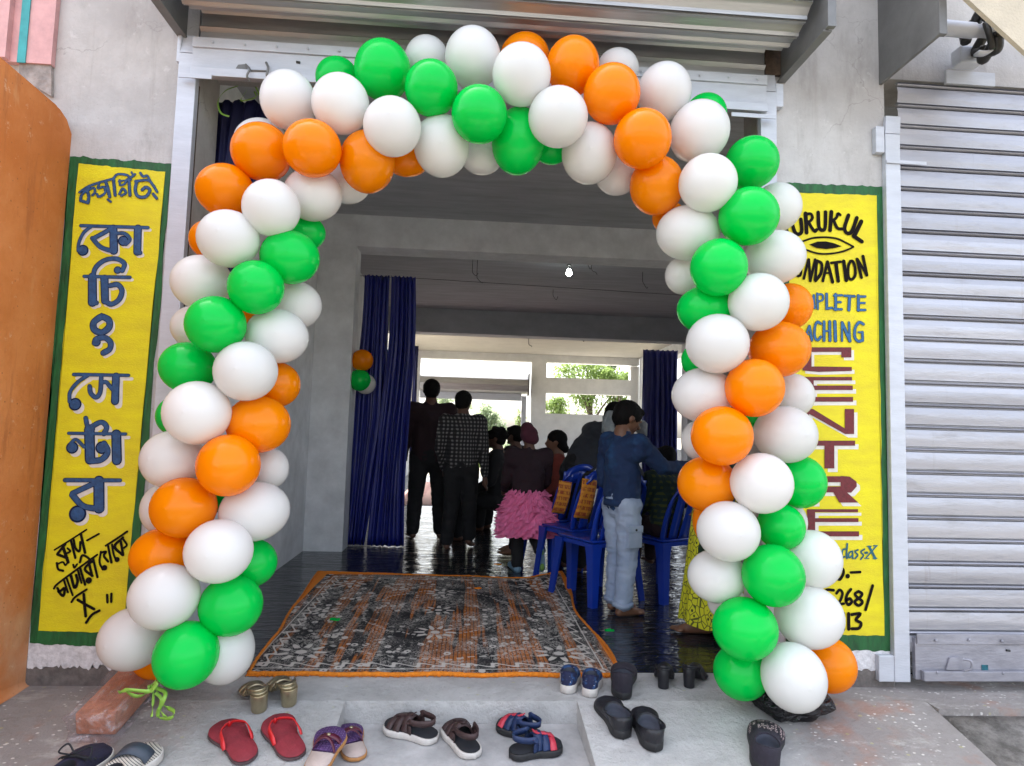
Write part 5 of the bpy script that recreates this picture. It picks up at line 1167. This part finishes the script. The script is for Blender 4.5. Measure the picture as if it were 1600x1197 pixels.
# ------------------------------------------------------------------ shoes
WPROF = [(0, 0), (.03, .17), (.1, .27), (.2, .31), (.35, .305), (.5, .325), (.62, .38), (.74, .42), (.84, .40), (.92, .31), (.97, .2), (1, 0)]
def wat(t):
    for (a, b), (c_, d) in zip(WPROF, WPROF[1:]):
        if a <= t <= c_: return b+(d-b)*(t-a)/(c_-a)
    return 0
def outline(L, sgn=1, n=22, grow=0, wide=1.0):
    rt, lf = [], []
    for i in range(n+1):
        t = .5-.5*math.cos(math.pi*i/n); w = wat(t)*L*.5*wide*2*.5*1.12+ (grow if 0 < i < n else 0); cx = sgn*L*(-.018*math.sin(t*math.pi*1.6)); y = t*L+(grow if i == n else -grow if i == 0 else 0)
        rt.append(Vector((cx+w, y, 0))); lf.append(Vector((cx-w, y, 0)))
    return rt+lf[-2:0:-1]
def solebm(L, sgn, z0, z1, grow=0, wide=1.0, bev=.003, zf=None):
    bm = BM(); o_ = outline(L, sgn, grow=grow, wide=wide); n = len(o_)
    zf = zf or (lambda t: 0)
    rows = []
    for z, s_ in ((z0, .96), (z0+bev, 1.0), (z1-bev, 1.0), (z1, .975)):
        rows.append([bm.verts.new((p.x*s_, (p.y-L/2)*s_+L/2, z+zf(p.y/L))) for p in o_])
    for a, b in zip(rows, rows[1:]):
        for k in range(n): bm.faces.new((a[k], a[(k+1) % n], b[(k+1) % n], b[k]))
    h = n//2
    for r_, fl_ in ((rows[0], True), (rows[-1], False)):
        # strips across the foot so a curved sole stays clean
        for k in range(0, h):
            a, b, c_, d = r_[k], r_[k+1], r_[(n-k-1) % n], r_[(n-k) % n]
            vs = []
            for v in (a, b, c_, d):
                if v not in vs: vs.append(v)
            if len(vs) >= 3:
                try: bm.faces.new(vs)
                except ValueError: pass
    return bm
def strap(bm, L, sgn, ya, yb, zs, h, w, th=.003, wide=1.0, lean=0):
    """band over the foot from the left edge at ya to the right edge at yb"""
    def ed(y, side): return Vector((sgn*L*(-.018*math.sin(y*math.pi*1.6))+side*wat(y)*L*.56*wide, y*L, zs))
    a, b = ed(ya, -1), ed(yb, 1); pts = []
    for k in range(9):
        t = k/8; p = a.lerp(b, t); p.z = zs+h*math.sin(math.pi*t)**.7; p.y += lean*math.sin(math.pi*t); p.x += (p.x-(a.x+b.x)/2)*.12*math.sin(math.pi*t); pts.append(p)
    ribbon(bm, pts, w, (0, 1, .15), th)
def loop(bm, L, sgn, y, zs, back, h0, h1, w, th=.003):
    """heel strap: from one side round the back of the heel to the other"""
    pts = []
    for k in range(13):
        a = math.pi*k/12; pts.append(Vector((-math.cos(a)*L*.17, y*L-math.sin(a)*back*L, zs+h0+(h1-h0)*math.sin(a))))
    pts = [Vector((-L*.18, y*L, zs))]+pts+[Vector((L*.18, y*L, zs))]; ribbon(bm, pts, w, (0, -.1, 1), th)
def upper(L, sgn, zs, hh, hf, oy=(.06, .50), ow=.20, wide=1.0, dome=.5, inner=.012):
    bm = BM(); o_ = outline(L, sgn, grow=.001, wide=wide); n = len(o_); rows = []
    cy = (oy[0]+oy[1])/2*L; ry = (oy[1]-oy[0])/2*L
    ops = []
    for p in o_:
        a = math.atan2((p.y-cy)/ry if True else 0, p.x/(ow*L)); 
        q = Vector((ow*L*.8*math.cos(a), cy+ry*math.sin(a), 0)); t = (math.sin(a)+1)/2; q.z = hh+(hf-hh)*t-.012*math.cos(a)**2; ops.append(q)
    K = 9
    for k in range(K+1):
        s_ = k/K; row = []
        for p, q in zip(o_, ops):
            e = s_**1.12; b = Vector((p.x, p.y, 0)).lerp(Vector((q.x, q.y, 0)), e); b.z = zs+(q.z-zs)*math.sin(s_*math.pi/2)**(.75+dome*.0)
            bulge = .05*L*math.sin(s_*math.pi)*.25; d = Vector((p.x, p.y-L*.45, 0)); 
            if d.length > 1e-5: b += d.normalized()*bulge
            row.append(bm.verts.new(b))
        rows.append(row)
    for dz, sc in ((-.004, .93), (-.02, .88), (-1, .82)):
        row = []
        for q in ops:
            z = zs+.004 if dz == -1 else q.z+dz; row.append(bm.verts.new((q.x*sc, cy+(q.y-cy)*sc, max(z, zs+.004))))
        rows.append(row)
    for a, b in zip(rows, rows[1:]):
        for k in range(n): bm.faces.new((a[k], a[(k+1) % n], b[(k+1) % n], b[k]))
    bm.faces.new(rows[-1])
    ins = set(rows[-1])|set(rows[-2])|set(rows[-3])
    for f in bm.faces:
        if all(v in ins for v in f.verts): f.material_index = 1
    return bm
def shoe(name, label, heel, toe, z=0.0, L=None, sgn=1, cat='shoe', grp=None):
    k = 'step' if z < -.01 else 'ramp'
    (a, m), (b, _) = surf(*heel, k), surf(*toe, k); d = b-a; d.z = 0
    l = d.length if L is None else L; yaw = math.atan2(d.y, d.x)-math.pi/2
    t = thing(name, label, cat, a+Vector((0, 0, .003)), 0, grp)
    t.rotation_euler = (Matrix.Rotation(math.atan(m), 3, 'X') @ Matrix.Rotation(yaw, 3, 'Z')).to_euler(); return t, l
M_sole_w = mat('white_rubber', (.62, .58, .54, 1), .6, var=.2, vscale=25); M_rub = mat('black_rubber', (.018, .018, .02, 1), .6, var=.4, vscale=40, bump=.3); M_leather = mat('black_leather', (.014, .014, .019, 1), .42, var=.4, vscale=25, bump=.25, bscale=90)
M_suede = mat('aubergine_suede', (.024, .02, .032, 1), .85, var=.3, vscale=40, bump=.4, bscale=200); M_insole = mat('dark_insole', (.012, .013, .018, 1), .8, var=.3, vscale=30)
M_lining = mat('grey_lining', (.05, .055, .075, 1), .85, var=.3, vscale=30)
M_redr = mat('dusty_red_rubber', (.28, .026, .04, 1), .75, var=.35, vscale=14, bump=.3, bscale=120); M_reds = mat('red_strap', (.62, .02, .025, 1), .35); M_redsole = mat('grey_brown_sole', (.10, .06, .065, 1), .8, var=.4, vscale=40)
M_goldm = mat('gold_metallic', (.44, .37, .24, 1), .3, metal=.8, var=.2, vscale=18); M_cream_i = mat('cream_insole', (.52, .42, .38, 1), .7, var=.2, vscale=20); M_tan = mat('tan_edge', (.42, .19, .06, 1), .6)
g = N('purple_quilted', .75); v_ = g.voronoi(95, rnd=.15); g.color(g.mix(g.step(v_, .28, .18), (.085, .035, .14, 1), (.26, .17, .34, 1))); g.bump(v_, .8, .006); M_purp = g.m
M_wine = mat('wine_strap', (.10, .012, .03, 1), .35, var=.2, vscale=30); M_brownst = mat('brown_strap', (.055, .028, .028, 1), .55, var=.35, vscale=40, bump=.2, bscale=150); M_navyst = mat('navy_strap', (.012, .03, .10, 1), .5, var=.35, vscale=30); M_coral = mat('coral_strap', (.55, .04, .07, 1), .45, var=.2, vscale=30)
g = N('navy_starry_canvas', .8); v_ = g.voronoi(70); c = g.mix(g.step(g.noise(14, 3), .5, .6), (.008, .012, .05, 1), (.02, .07, .20, 1)); g.color(g.mix(g.step(v_, .16, .11), c, (.62, .62, .7, 1))); M_star = g.m
g = N('ringed_print', .7); v_ = g.voronoi(62, rnd=.35); g.color(g.mix(g.math('MULTIPLY', g.step(v_, .42, .36), g.step(v_, .20, .26)), (.014, .011, .018, 1), (.50, .38, .38, 1))); M_ringp = g.m
M_navys = mat('navy_mesh', (.014, .012, .035, 1), .8, var=.3, vscale=50, bump=.4, bscale=200); M_slatepad = mat('slate_leather', (.045, .06, .085, 1), .5, var=.2, vscale=30)
g = N('beige_ribbed_knit', .85); X, Y, Z = g.xyz(); w_ = g.math('FRACT', g.math('MULTIPLY', g.math('ADD', Y, g.math('ADD', g.math('MULTIPLY', Z, .8), g.math('MULTIPLY', X, .5))), 105)); g.color(g.mix(g.step(g.math('ABSOLUTE', g.math('SUBTRACT', w_, .5)), .16, .11), (.50, .46, .40, 1), (.035, .035, .045, 1))); g.bump(w_, .4, .003); M_rib = g.m
ZS = -.098
# sneakers, bottom left
t, l = shoe('sneaker', 'dark navy laced sneaker at the bottom left in front of the brick', (66, 1262), (148, 1188), L=.27)
obj('sole', solebm(l, 1, 0, .028, .004), M_sole_w, t, True); obj('upper', upper(l, 1, .026, .085, .075, (.05, .48), .19), (M_navys, M_insole), t, True)
bm = BM()
for k in range(5): strap(bm, l, 1, .46+.055*k, .50+.055*k, .068-.008*k, .014, .006, .004)
tube(bm, [Vector((0, l*.5, .088)), Vector((-.035, l*.55, .11)), Vector((-.05, l*.46, .095)), Vector((-.01, l*.47, .088))], .003); tube(bm, [Vector((0, l*.5, .088)), Vector((.04, l*.6, .10)), Vector((.055, l*.5, .08)), Vector((.01, l*.47, .088))], .003)
obj('lace', bm, M_insole, t, True)
t, l = shoe('sneaker', 'beige ribbed sneaker with slate trim at the bottom left beside the navy one', (146, 1258), (222, 1190), L=.27)
obj('sole', solebm(l, 1, 0, .03, .005), M_sole_w, t, True); obj('upper', upper(l, 1, .028, .08, .07, (.05, .42), .19), (M_rib, M_insole), t, True)
bm = BM(); strap(bm, l, 1, .52, .66, .045, .04, .05, .006); obj('trim', bm, M_slatepad, t, True)
# gold heeled sandals
def heeled(label, heel, toe, ms, mst, hh, L, sgn, straps, hw=.024, z=0):
    t, l = shoe('heeled_sandal', label, heel, toe, z, L, sgn, 'sandal')
    zf = lambda q: hh*(1-min(1, max(0, (q-.18)/.5)))**1.0*1.0 if q > .18 else hh
    obj('sole', solebm(l, sgn, .002, .014, 0, .95, zf=lambda q: hh*(.5+.5*math.cos(math.pi*min(1, max(0, (q-.15)/.55))))), ms, t, True)
    bm = BM(); lathe(bm, [(hw*.86, .0), (hw*.9, .004), (hw, hh*.8), (hw*1.03, hh), (hw*.98, hh+.004)], 20, Matrix.Translation((0, l*.13, 0))); autosmooth(obj('heel', bm, ms, t), 40)
    for ya, yb, h, w in straps:
        bm = BM(); strap(bm, l, sgn, ya, yb, .012+hh*(.5+.5*math.cos(math.pi*min(1, max(0, ((ya+yb)/2-.15)/.55)))), h, w); obj('strap', bm, mst, t, True)
    bm = BM(); loop(bm, l, sgn, .33, hh*.75, .26, .02, .035, .014); obj('ankle_strap', bm, mst, t, True)
    return t
heeled('gold block heeled sandal, the left one of the pair by the carpet corner', (407, 1116), (390, 1075), M_goldm, M_goldm, .072, .225, -1, [(.62, .62, .035, .022), (.78, .74, .028, .02)], .035)
heeled('gold block heeled sandal, the right one of the pair by the carpet corner', (455, 1106), (425, 1070), M_goldm, M_goldm, .072, .225, 1, [(.62, .62, .035, .022), (.78, .74, .028, .02)], .035)
heeled('black block heeled mule with an open strap, left one by the black sheet', (1036, 1079), (1040, 1044), M_leather, M_leather, .078, .215, -1, [(.6, .6, .05, .055)], .027)
heeled('black block heeled mule with a toe strap, right one by the black sheet', (1074, 1077), (1098, 1048), M_leather, M_leather, .078, .215, 1, [(.6, .6, .05, .055), (.8, .78, .02, .02)], .027)
# red flip-flops
for label, h_, t_, sgn in (('dusty red flip-flop, the left one of the pair on the concrete', (388, 1196), (346, 1129), -1), ('dusty red flip-flop, the right one of the pair near the step', (466, 1189), (424, 1122), 1)):
    t, l = shoe('flip_flop', label, h_, t_, 0, .285, sgn, 'flip-flop')
    obj('sole', solebm(l, sgn, 0, .012, .001, 1.0), M_redsole, t, True); obj('footbed', solebm(l, sgn, .0125, .021, 0, .98), M_redr, t, True)
    bm = BM(); tp = Vector((-.008*sgn, l*.80, .02))
    for sx in (-1, 1):
        e = Vector((sx*l*.18, l*.36, .02)); pts_ = [tp, tp+Vector((sx*.012, -.012, .022)), tp.lerp(e, .45)+Vector((sx*.022, 0, .030)), tp.lerp(e, .8)+Vector((sx*.010, 0, .020)), e]
        ribbon(bm, pts_, lambda f: .006+.015*f*(1-max(0, f-.8)*3), lambda f: Vector((-sx*.5, .2, .8)), .004)
    tube(bm, [tp+Vector((0, 0, -.003)), tp+Vector((0, -.003, .022))], .004, smooth=False); obj('strap', bm, M_reds, t, True)
# purple sandals
for label, h_, t_, z, sgn in (('purple quilted sandal with a wine strap, on the edge of the step', (487, 1214), (520, 1154), 0, -1), ('purple quilted sandal with a cream heel, standing on the lower step', (560, 1192), (536, 1136), ZS, 1)):
    t, l = shoe('sandal', label, h_, t_, z, .245, sgn, 'sandal')
    obj('sole', solebm(l, sgn, 0, .016, .001, 1.1), M_tan, t, True); obj('footbed', solebm(l, sgn, .0165, .020, -.002, 1.08), M_cream_i, t, True)
    bm = solebm(l*.99, sgn, .0205, .0240, -.001, 1.08)
    for v in bm.verts:
        if v.co.y < l*.40: v.co.y = l*.40; v.co.x = max(-l*.165, min(l*.165, v.co.x))
    obj('toe_pad', bm, M_purp, t, True)
    bm = BM(); strap(bm, l, sgn, .55, .62, .02, .035, .022); obj('strap', bm, M_wine, t, True)
    bm = BM(); strap(bm, l, sgn, .44, .40, .02, .042, .012, lean=.02); obj('strap', bm, M_wine, t, True)
    bm = BM(); ellipsoid(bm, (.005, l*.6, .056), (.008, .008, .006), sub=2); obj('stud', bm, M_goldm, t, True)
# sporty sandals
def sport(label, h_, t_, z, sgn, ms, mf, a, L, b=None):
    t, l = shoe('sandal', label, h_, t_, z, L, sgn, 'sandal')
    obj('sole', solebm(l, sgn, 0, .024, .003, 1.1), ms, t, True); obj('footbed', solebm(l, sgn, .0245, .029, -.003, 1.05), mf, t, True)
    for k, (ya, yb, h, w) in enumerate(((.80, .74, .028, .026), (.66, .62, .040, .030), (.52, .50, .052, .034))):
        bm = BM(); strap(bm, l, sgn, ya, yb, .026, h, w, .005); obj('strap', bm, (b if b and k in (0,) else a), t, True)
    bm = BM(); loop(bm, l, sgn, .42, .026, .36, .045, .055, .024, .005); obj('heel_strap', bm, a, t, True)
    bm = BM(); ribbon(bm, [Vector((0, l*.84, .052)), Vector((0, l*.68, .069)), Vector((0, l*.50, .081)), Vector((0, l*.44, .090))], .022, (1, 0, 0), .005); obj('tongue', bm, b or a, t, True)
    return t
sport('brown strapped sandal with a white sole lying sideways on the step', (682, 1162), (590, 1128), ZS, -1, M_sole_w, M_insole, M_brownst, .25)
sport('brown strapped sandal with a white sole, toe turned to the door', (742, 1188), (702, 1134), ZS, 1, M_sole_w, M_insole, M_brownst, .25)
sport('navy and coral strapped sandal at the back, toe pointing left', (846, 1166), (771, 1126), ZS, -1, M_rub, M_insole, M_navyst, .225, M_coral)
sport('navy and coral strapped sandal in front, toe pointing right', (796, 1186), (880, 1166), ZS, 1, M_rub, M_insole, M_navyst, .225, M_coral)
# closed shoes
def closed(name, label, h_, t_, L, sgn, ms, mu, sole_h, hh, hf, z=0, oy=(.05, .5), ow=.2, heel=0, cat='shoe', toe=None):
    t, l = shoe(name, label, h_, t_, z, L, sgn, cat)
    zf = (lambda q: heel*(.5+.5*math.cos(math.pi*min(1, max(0, (q-.2)/.35))))) if heel else None
    if heel:
        bm = solebm(l, sgn, 0, sole_h, .002, 1.0); 
        for v in bm.verts:
            if v.co.z > sole_h*.5: v.co.z += heel*(.5+.5*math.cos(math.pi*min(1, max(0, (v.co.y/l-.2)/.4))))
        obj('sole', bm, ms, t, True)
    else: obj('sole', solebm(l, sgn, 0, sole_h, .002), ms, t, True)
    bm = upper(l, sgn, sole_h-.002, hh, hf, oy, ow)
    if heel:
        for v in bm.verts: v.co.z += heel*(.5+.5*math.cos(math.pi*min(1, max(0, (v.co.y/l-.2)/.4))))
    obj('upper', bm, (mu, M_lining), t, True)
    rim = BM(); cy = (oy[0]+oy[1])/2*l; ry = (oy[1]-oy[0])/2*l; pts_ = []
    for k in range(25):
        a = 2*math.pi*k/24; q = (math.sin(a)+1)/2; p_ = Vector((ow*l*.8*math.cos(a), cy+ry*math.sin(a), hh+(hf-hh)*q-.012*math.cos(a)**2))
        if heel: p_.z += heel*(.5+.5*math.cos(math.pi*min(1, max(0, (p_.y/l-.2)/.4))))
        pts_.append(p_)
    tube(rim, pts_, .0028, 6, cap=False); obj('rim', rim, mu, t, True)
    return t, l
for label, h_, t_, sgn in (('navy starry child sneaker with a white sole, left of the pair on the carpet edge', (885, 1086), (898, 1046), -1), ('navy starry child sneaker with a white sole, right of the pair by the carpet corner', (922, 1092), (928, 1044), 1)):
    t, l = closed('sneaker', label, h_, t_, .20, sgn, M_sole_w, M_star, .038, .092, .085, oy=(.07, .55), ow=.21)
closed('loafer', 'single dark aubergine loafer with its heel on the concrete edge', (972, 1096), (974, 1046), .255, 1, M_rub, M_suede, .03, .115, .07, oy=(.04, .55), ow=.24, heel=.006)
for label, h_, t_, sgn in (('black leather slip-on shoe, left one of the pair on the grey concrete', (974, 1158), (944, 1094), -1), ('black leather slip-on shoe, right one of the pair on the grey concrete', (1024, 1178), (998, 1108), 1)):
    t, l = closed('slip_on_shoe', label, h_, t_, .255, sgn, M_rub, M_leather, .022, .070, .056, oy=(.04, .64), ow=.26, heel=.016)
    bm = BM(); ellipsoid(bm, (sgn*.045, l*.42, .052), (.008, .010, .006), sub=2); obj('buckle', bm, M_rub, t, True)
t, l = closed('slip_on_shoe', 'dark shoe with a ringed print toe at the bottom right', (1197, 1214), (1193, 1124), .30, 1, M_rub, M_suede, .026, .095, .085, oy=(.05, .42), ow=.19, heel=.01)
bm = upper(l, 1, .024, .095, .085, (.05, .42), .19)
for v in bm.verts: v.co.z += .01*(.5+.5*math.cos(math.pi*min(1, max(0, (v.co.y/l-.2)/.4))))
for f in list(bm.faces):
    if f.calc_center_median().y < l*.52 or f.calc_center_median().z < .035: bm.faces.remove(f)
for v in list(bm.verts):
    if not v.link_faces: bm.verts.remove(v)
bm.normal_update()
for v in bm.verts: v.co += v.normal*.002*(1 if v.normal.z > -.2 else -1)
obj('printed_toe', bm, (M_ringp, M_ringp), t, True)
# ------------------------------------------------------------------ trees beyond the rear openings
def leafmat(name, col, col2):
    g = N(name, .6); g.color(g.mix(g.step(g.noise(.9, 3), .35, .65), col, col2)); t = g.t; o_ = t.nodes['Material Output']
    tr = t.nodes.new('ShaderNodeBsdfTranslucent'); tr.inputs[0].default_value = tuple(min(1, c*1.5) for c in col2[:3])+(1,)
    mx = t.nodes.new('ShaderNodeMixShader'); mx.inputs[0].default_value = .4; t.links.new(g.b.outputs[0], mx.inputs[1]); t.links.new(tr.outputs[0], mx.inputs[2]); t.links.new(mx.outputs[0], o_.inputs[0]); return g.m
M_leaf = leafmat('leaf_green', (.10, .17, .045, 1), (.22, .30, .09, 1)); M_leaf_hazed = leafmat('leaf_hazed', (.20, .26, .16, 1), (.32, .38, .24, 1)); M_bark = mat('bark', (.10, .075, .055, 1), .9, var=.4, vscale=8, bump=.6, stretch=(1, 1, .2))  # second leaf material: distance haze put into its paler colour
GZ = -.42
def tree(name, label, px, py, Y_, rx, rz, n, leaf, mt, group, trunk=True, blobs=14, cat='tree'):
    c_ = P(px, py, Y_); t = thing(name, label, cat, (c_.x, c_.y, GZ), 0, group); h = c_.z-GZ
    rnd = random.Random(int(px*7+py))
    cs = []
    for i in range(blobs):
        a = rnd.uniform(0, 6.28); b = rnd.uniform(-1, 1); r_ = rnd.uniform(.35, .85)
        cs.append((Vector((rx*r_*math.cos(a)*math.sqrt(1-b*b), rx*.8*r_*math.sin(a)*math.sqrt(1-b*b), h+rz*r_*b)), rnd.uniform(.25, .42)))
    if trunk:
        bm = BM(); tr_ = max(.06, rx*.07); tube(bm, [Vector((0, 0, 0)), Vector((.1*rx, 0, h*.3)), Vector((0, .05, h*.6)), Vector((0, 0, h))], lambda f: tr_*(1-.65*f), 8)
        for q, s_ in cs[:9]: st = Vector((0, 0, h*rnd.uniform(.45, .85))); tube(bm, [st, st.lerp(q, .5)+Vector((0, 0, .1*rz)), q], lambda f: tr_*.45*(1-.8*f), 5)
        obj('trunk', bm, M_bark, t, True)
    bm = BM()
    for i in range(n):
        q, s_ = cs[rnd.randrange(len(cs))]; d = Vector((rnd.gauss(0, 1), rnd.gauss(0, 1), rnd.gauss(0, 1))).normalized()*rnd.random()**.45
        p_ = q+Vector((d.x*rx*s_, d.y*rx*s_, d.z*rz*s_)); Q = Matrix.Rotation(rnd.uniform(0, 6.28), 3, 'Z') @ Matrix.Rotation(rnd.uniform(-1.2, 1.2), 3, 'X'); s2 = leaf*rnd.uniform(.6, 1.3)
        bm.faces.new([bm.verts.new(p_+Q @ Vector(v)*s2) for v in ((0, -.5, 0), (.28, 0, .06), (0, .5, 0), (-.28, 0, .06))])
    obj('crown', bm, mt, t); return t
tree('tree', 'pale rounded tree seen through the open rear doorway', 768, 672, 62, 2.4, 2.9, 5000, .34, M_leaf_hazed, 'trees behind the shop')
tree('bush', 'yellow green bush low in the rear doorway', 760, 736, 26, 1.3, .9, 3000, .16, M_leaf, 'trees behind the shop', trunk=False, cat='bush')
tree('tree', 'leafy tree filling the right rear window bands', 925, 600, 25, 2.0, 1.5, 5200, .17, M_leaf, 'trees behind the shop', blobs=20)
tree('tree', 'thin leafy tree outside at the right end of the rear windows', 968, 585, 24, .9, .8, 1800, .15, M_leaf, 'trees behind the shop', blobs=7)
tree('tree', 'sparse leafy tree outside the left end of the lower rear window', 862, 640, 22, .9, .7, 1800, .13, M_leaf, 'trees behind the shop', blobs=8)
tree('tree', 'thin twiggy tree at the right edge of the rear doorway', 813, 652, 21, .35, .7, 160, .12, M_leaf, 'trees behind the shop', blobs=6)
tree('tree', 'green tree beyond the men at the left of the rear doorway', 705, 635, 40, 1.6, 1.0, 1500, .22, M_leaf_hazed, 'trees behind the shop')
tree('bush', 'low hazy scrub right of the pale rounded tree', 800, 690, 58, 1.8, 1.0, 1200, .25, M_leaf_hazed, 'trees behind the shop', trunk=False, cat='bush')
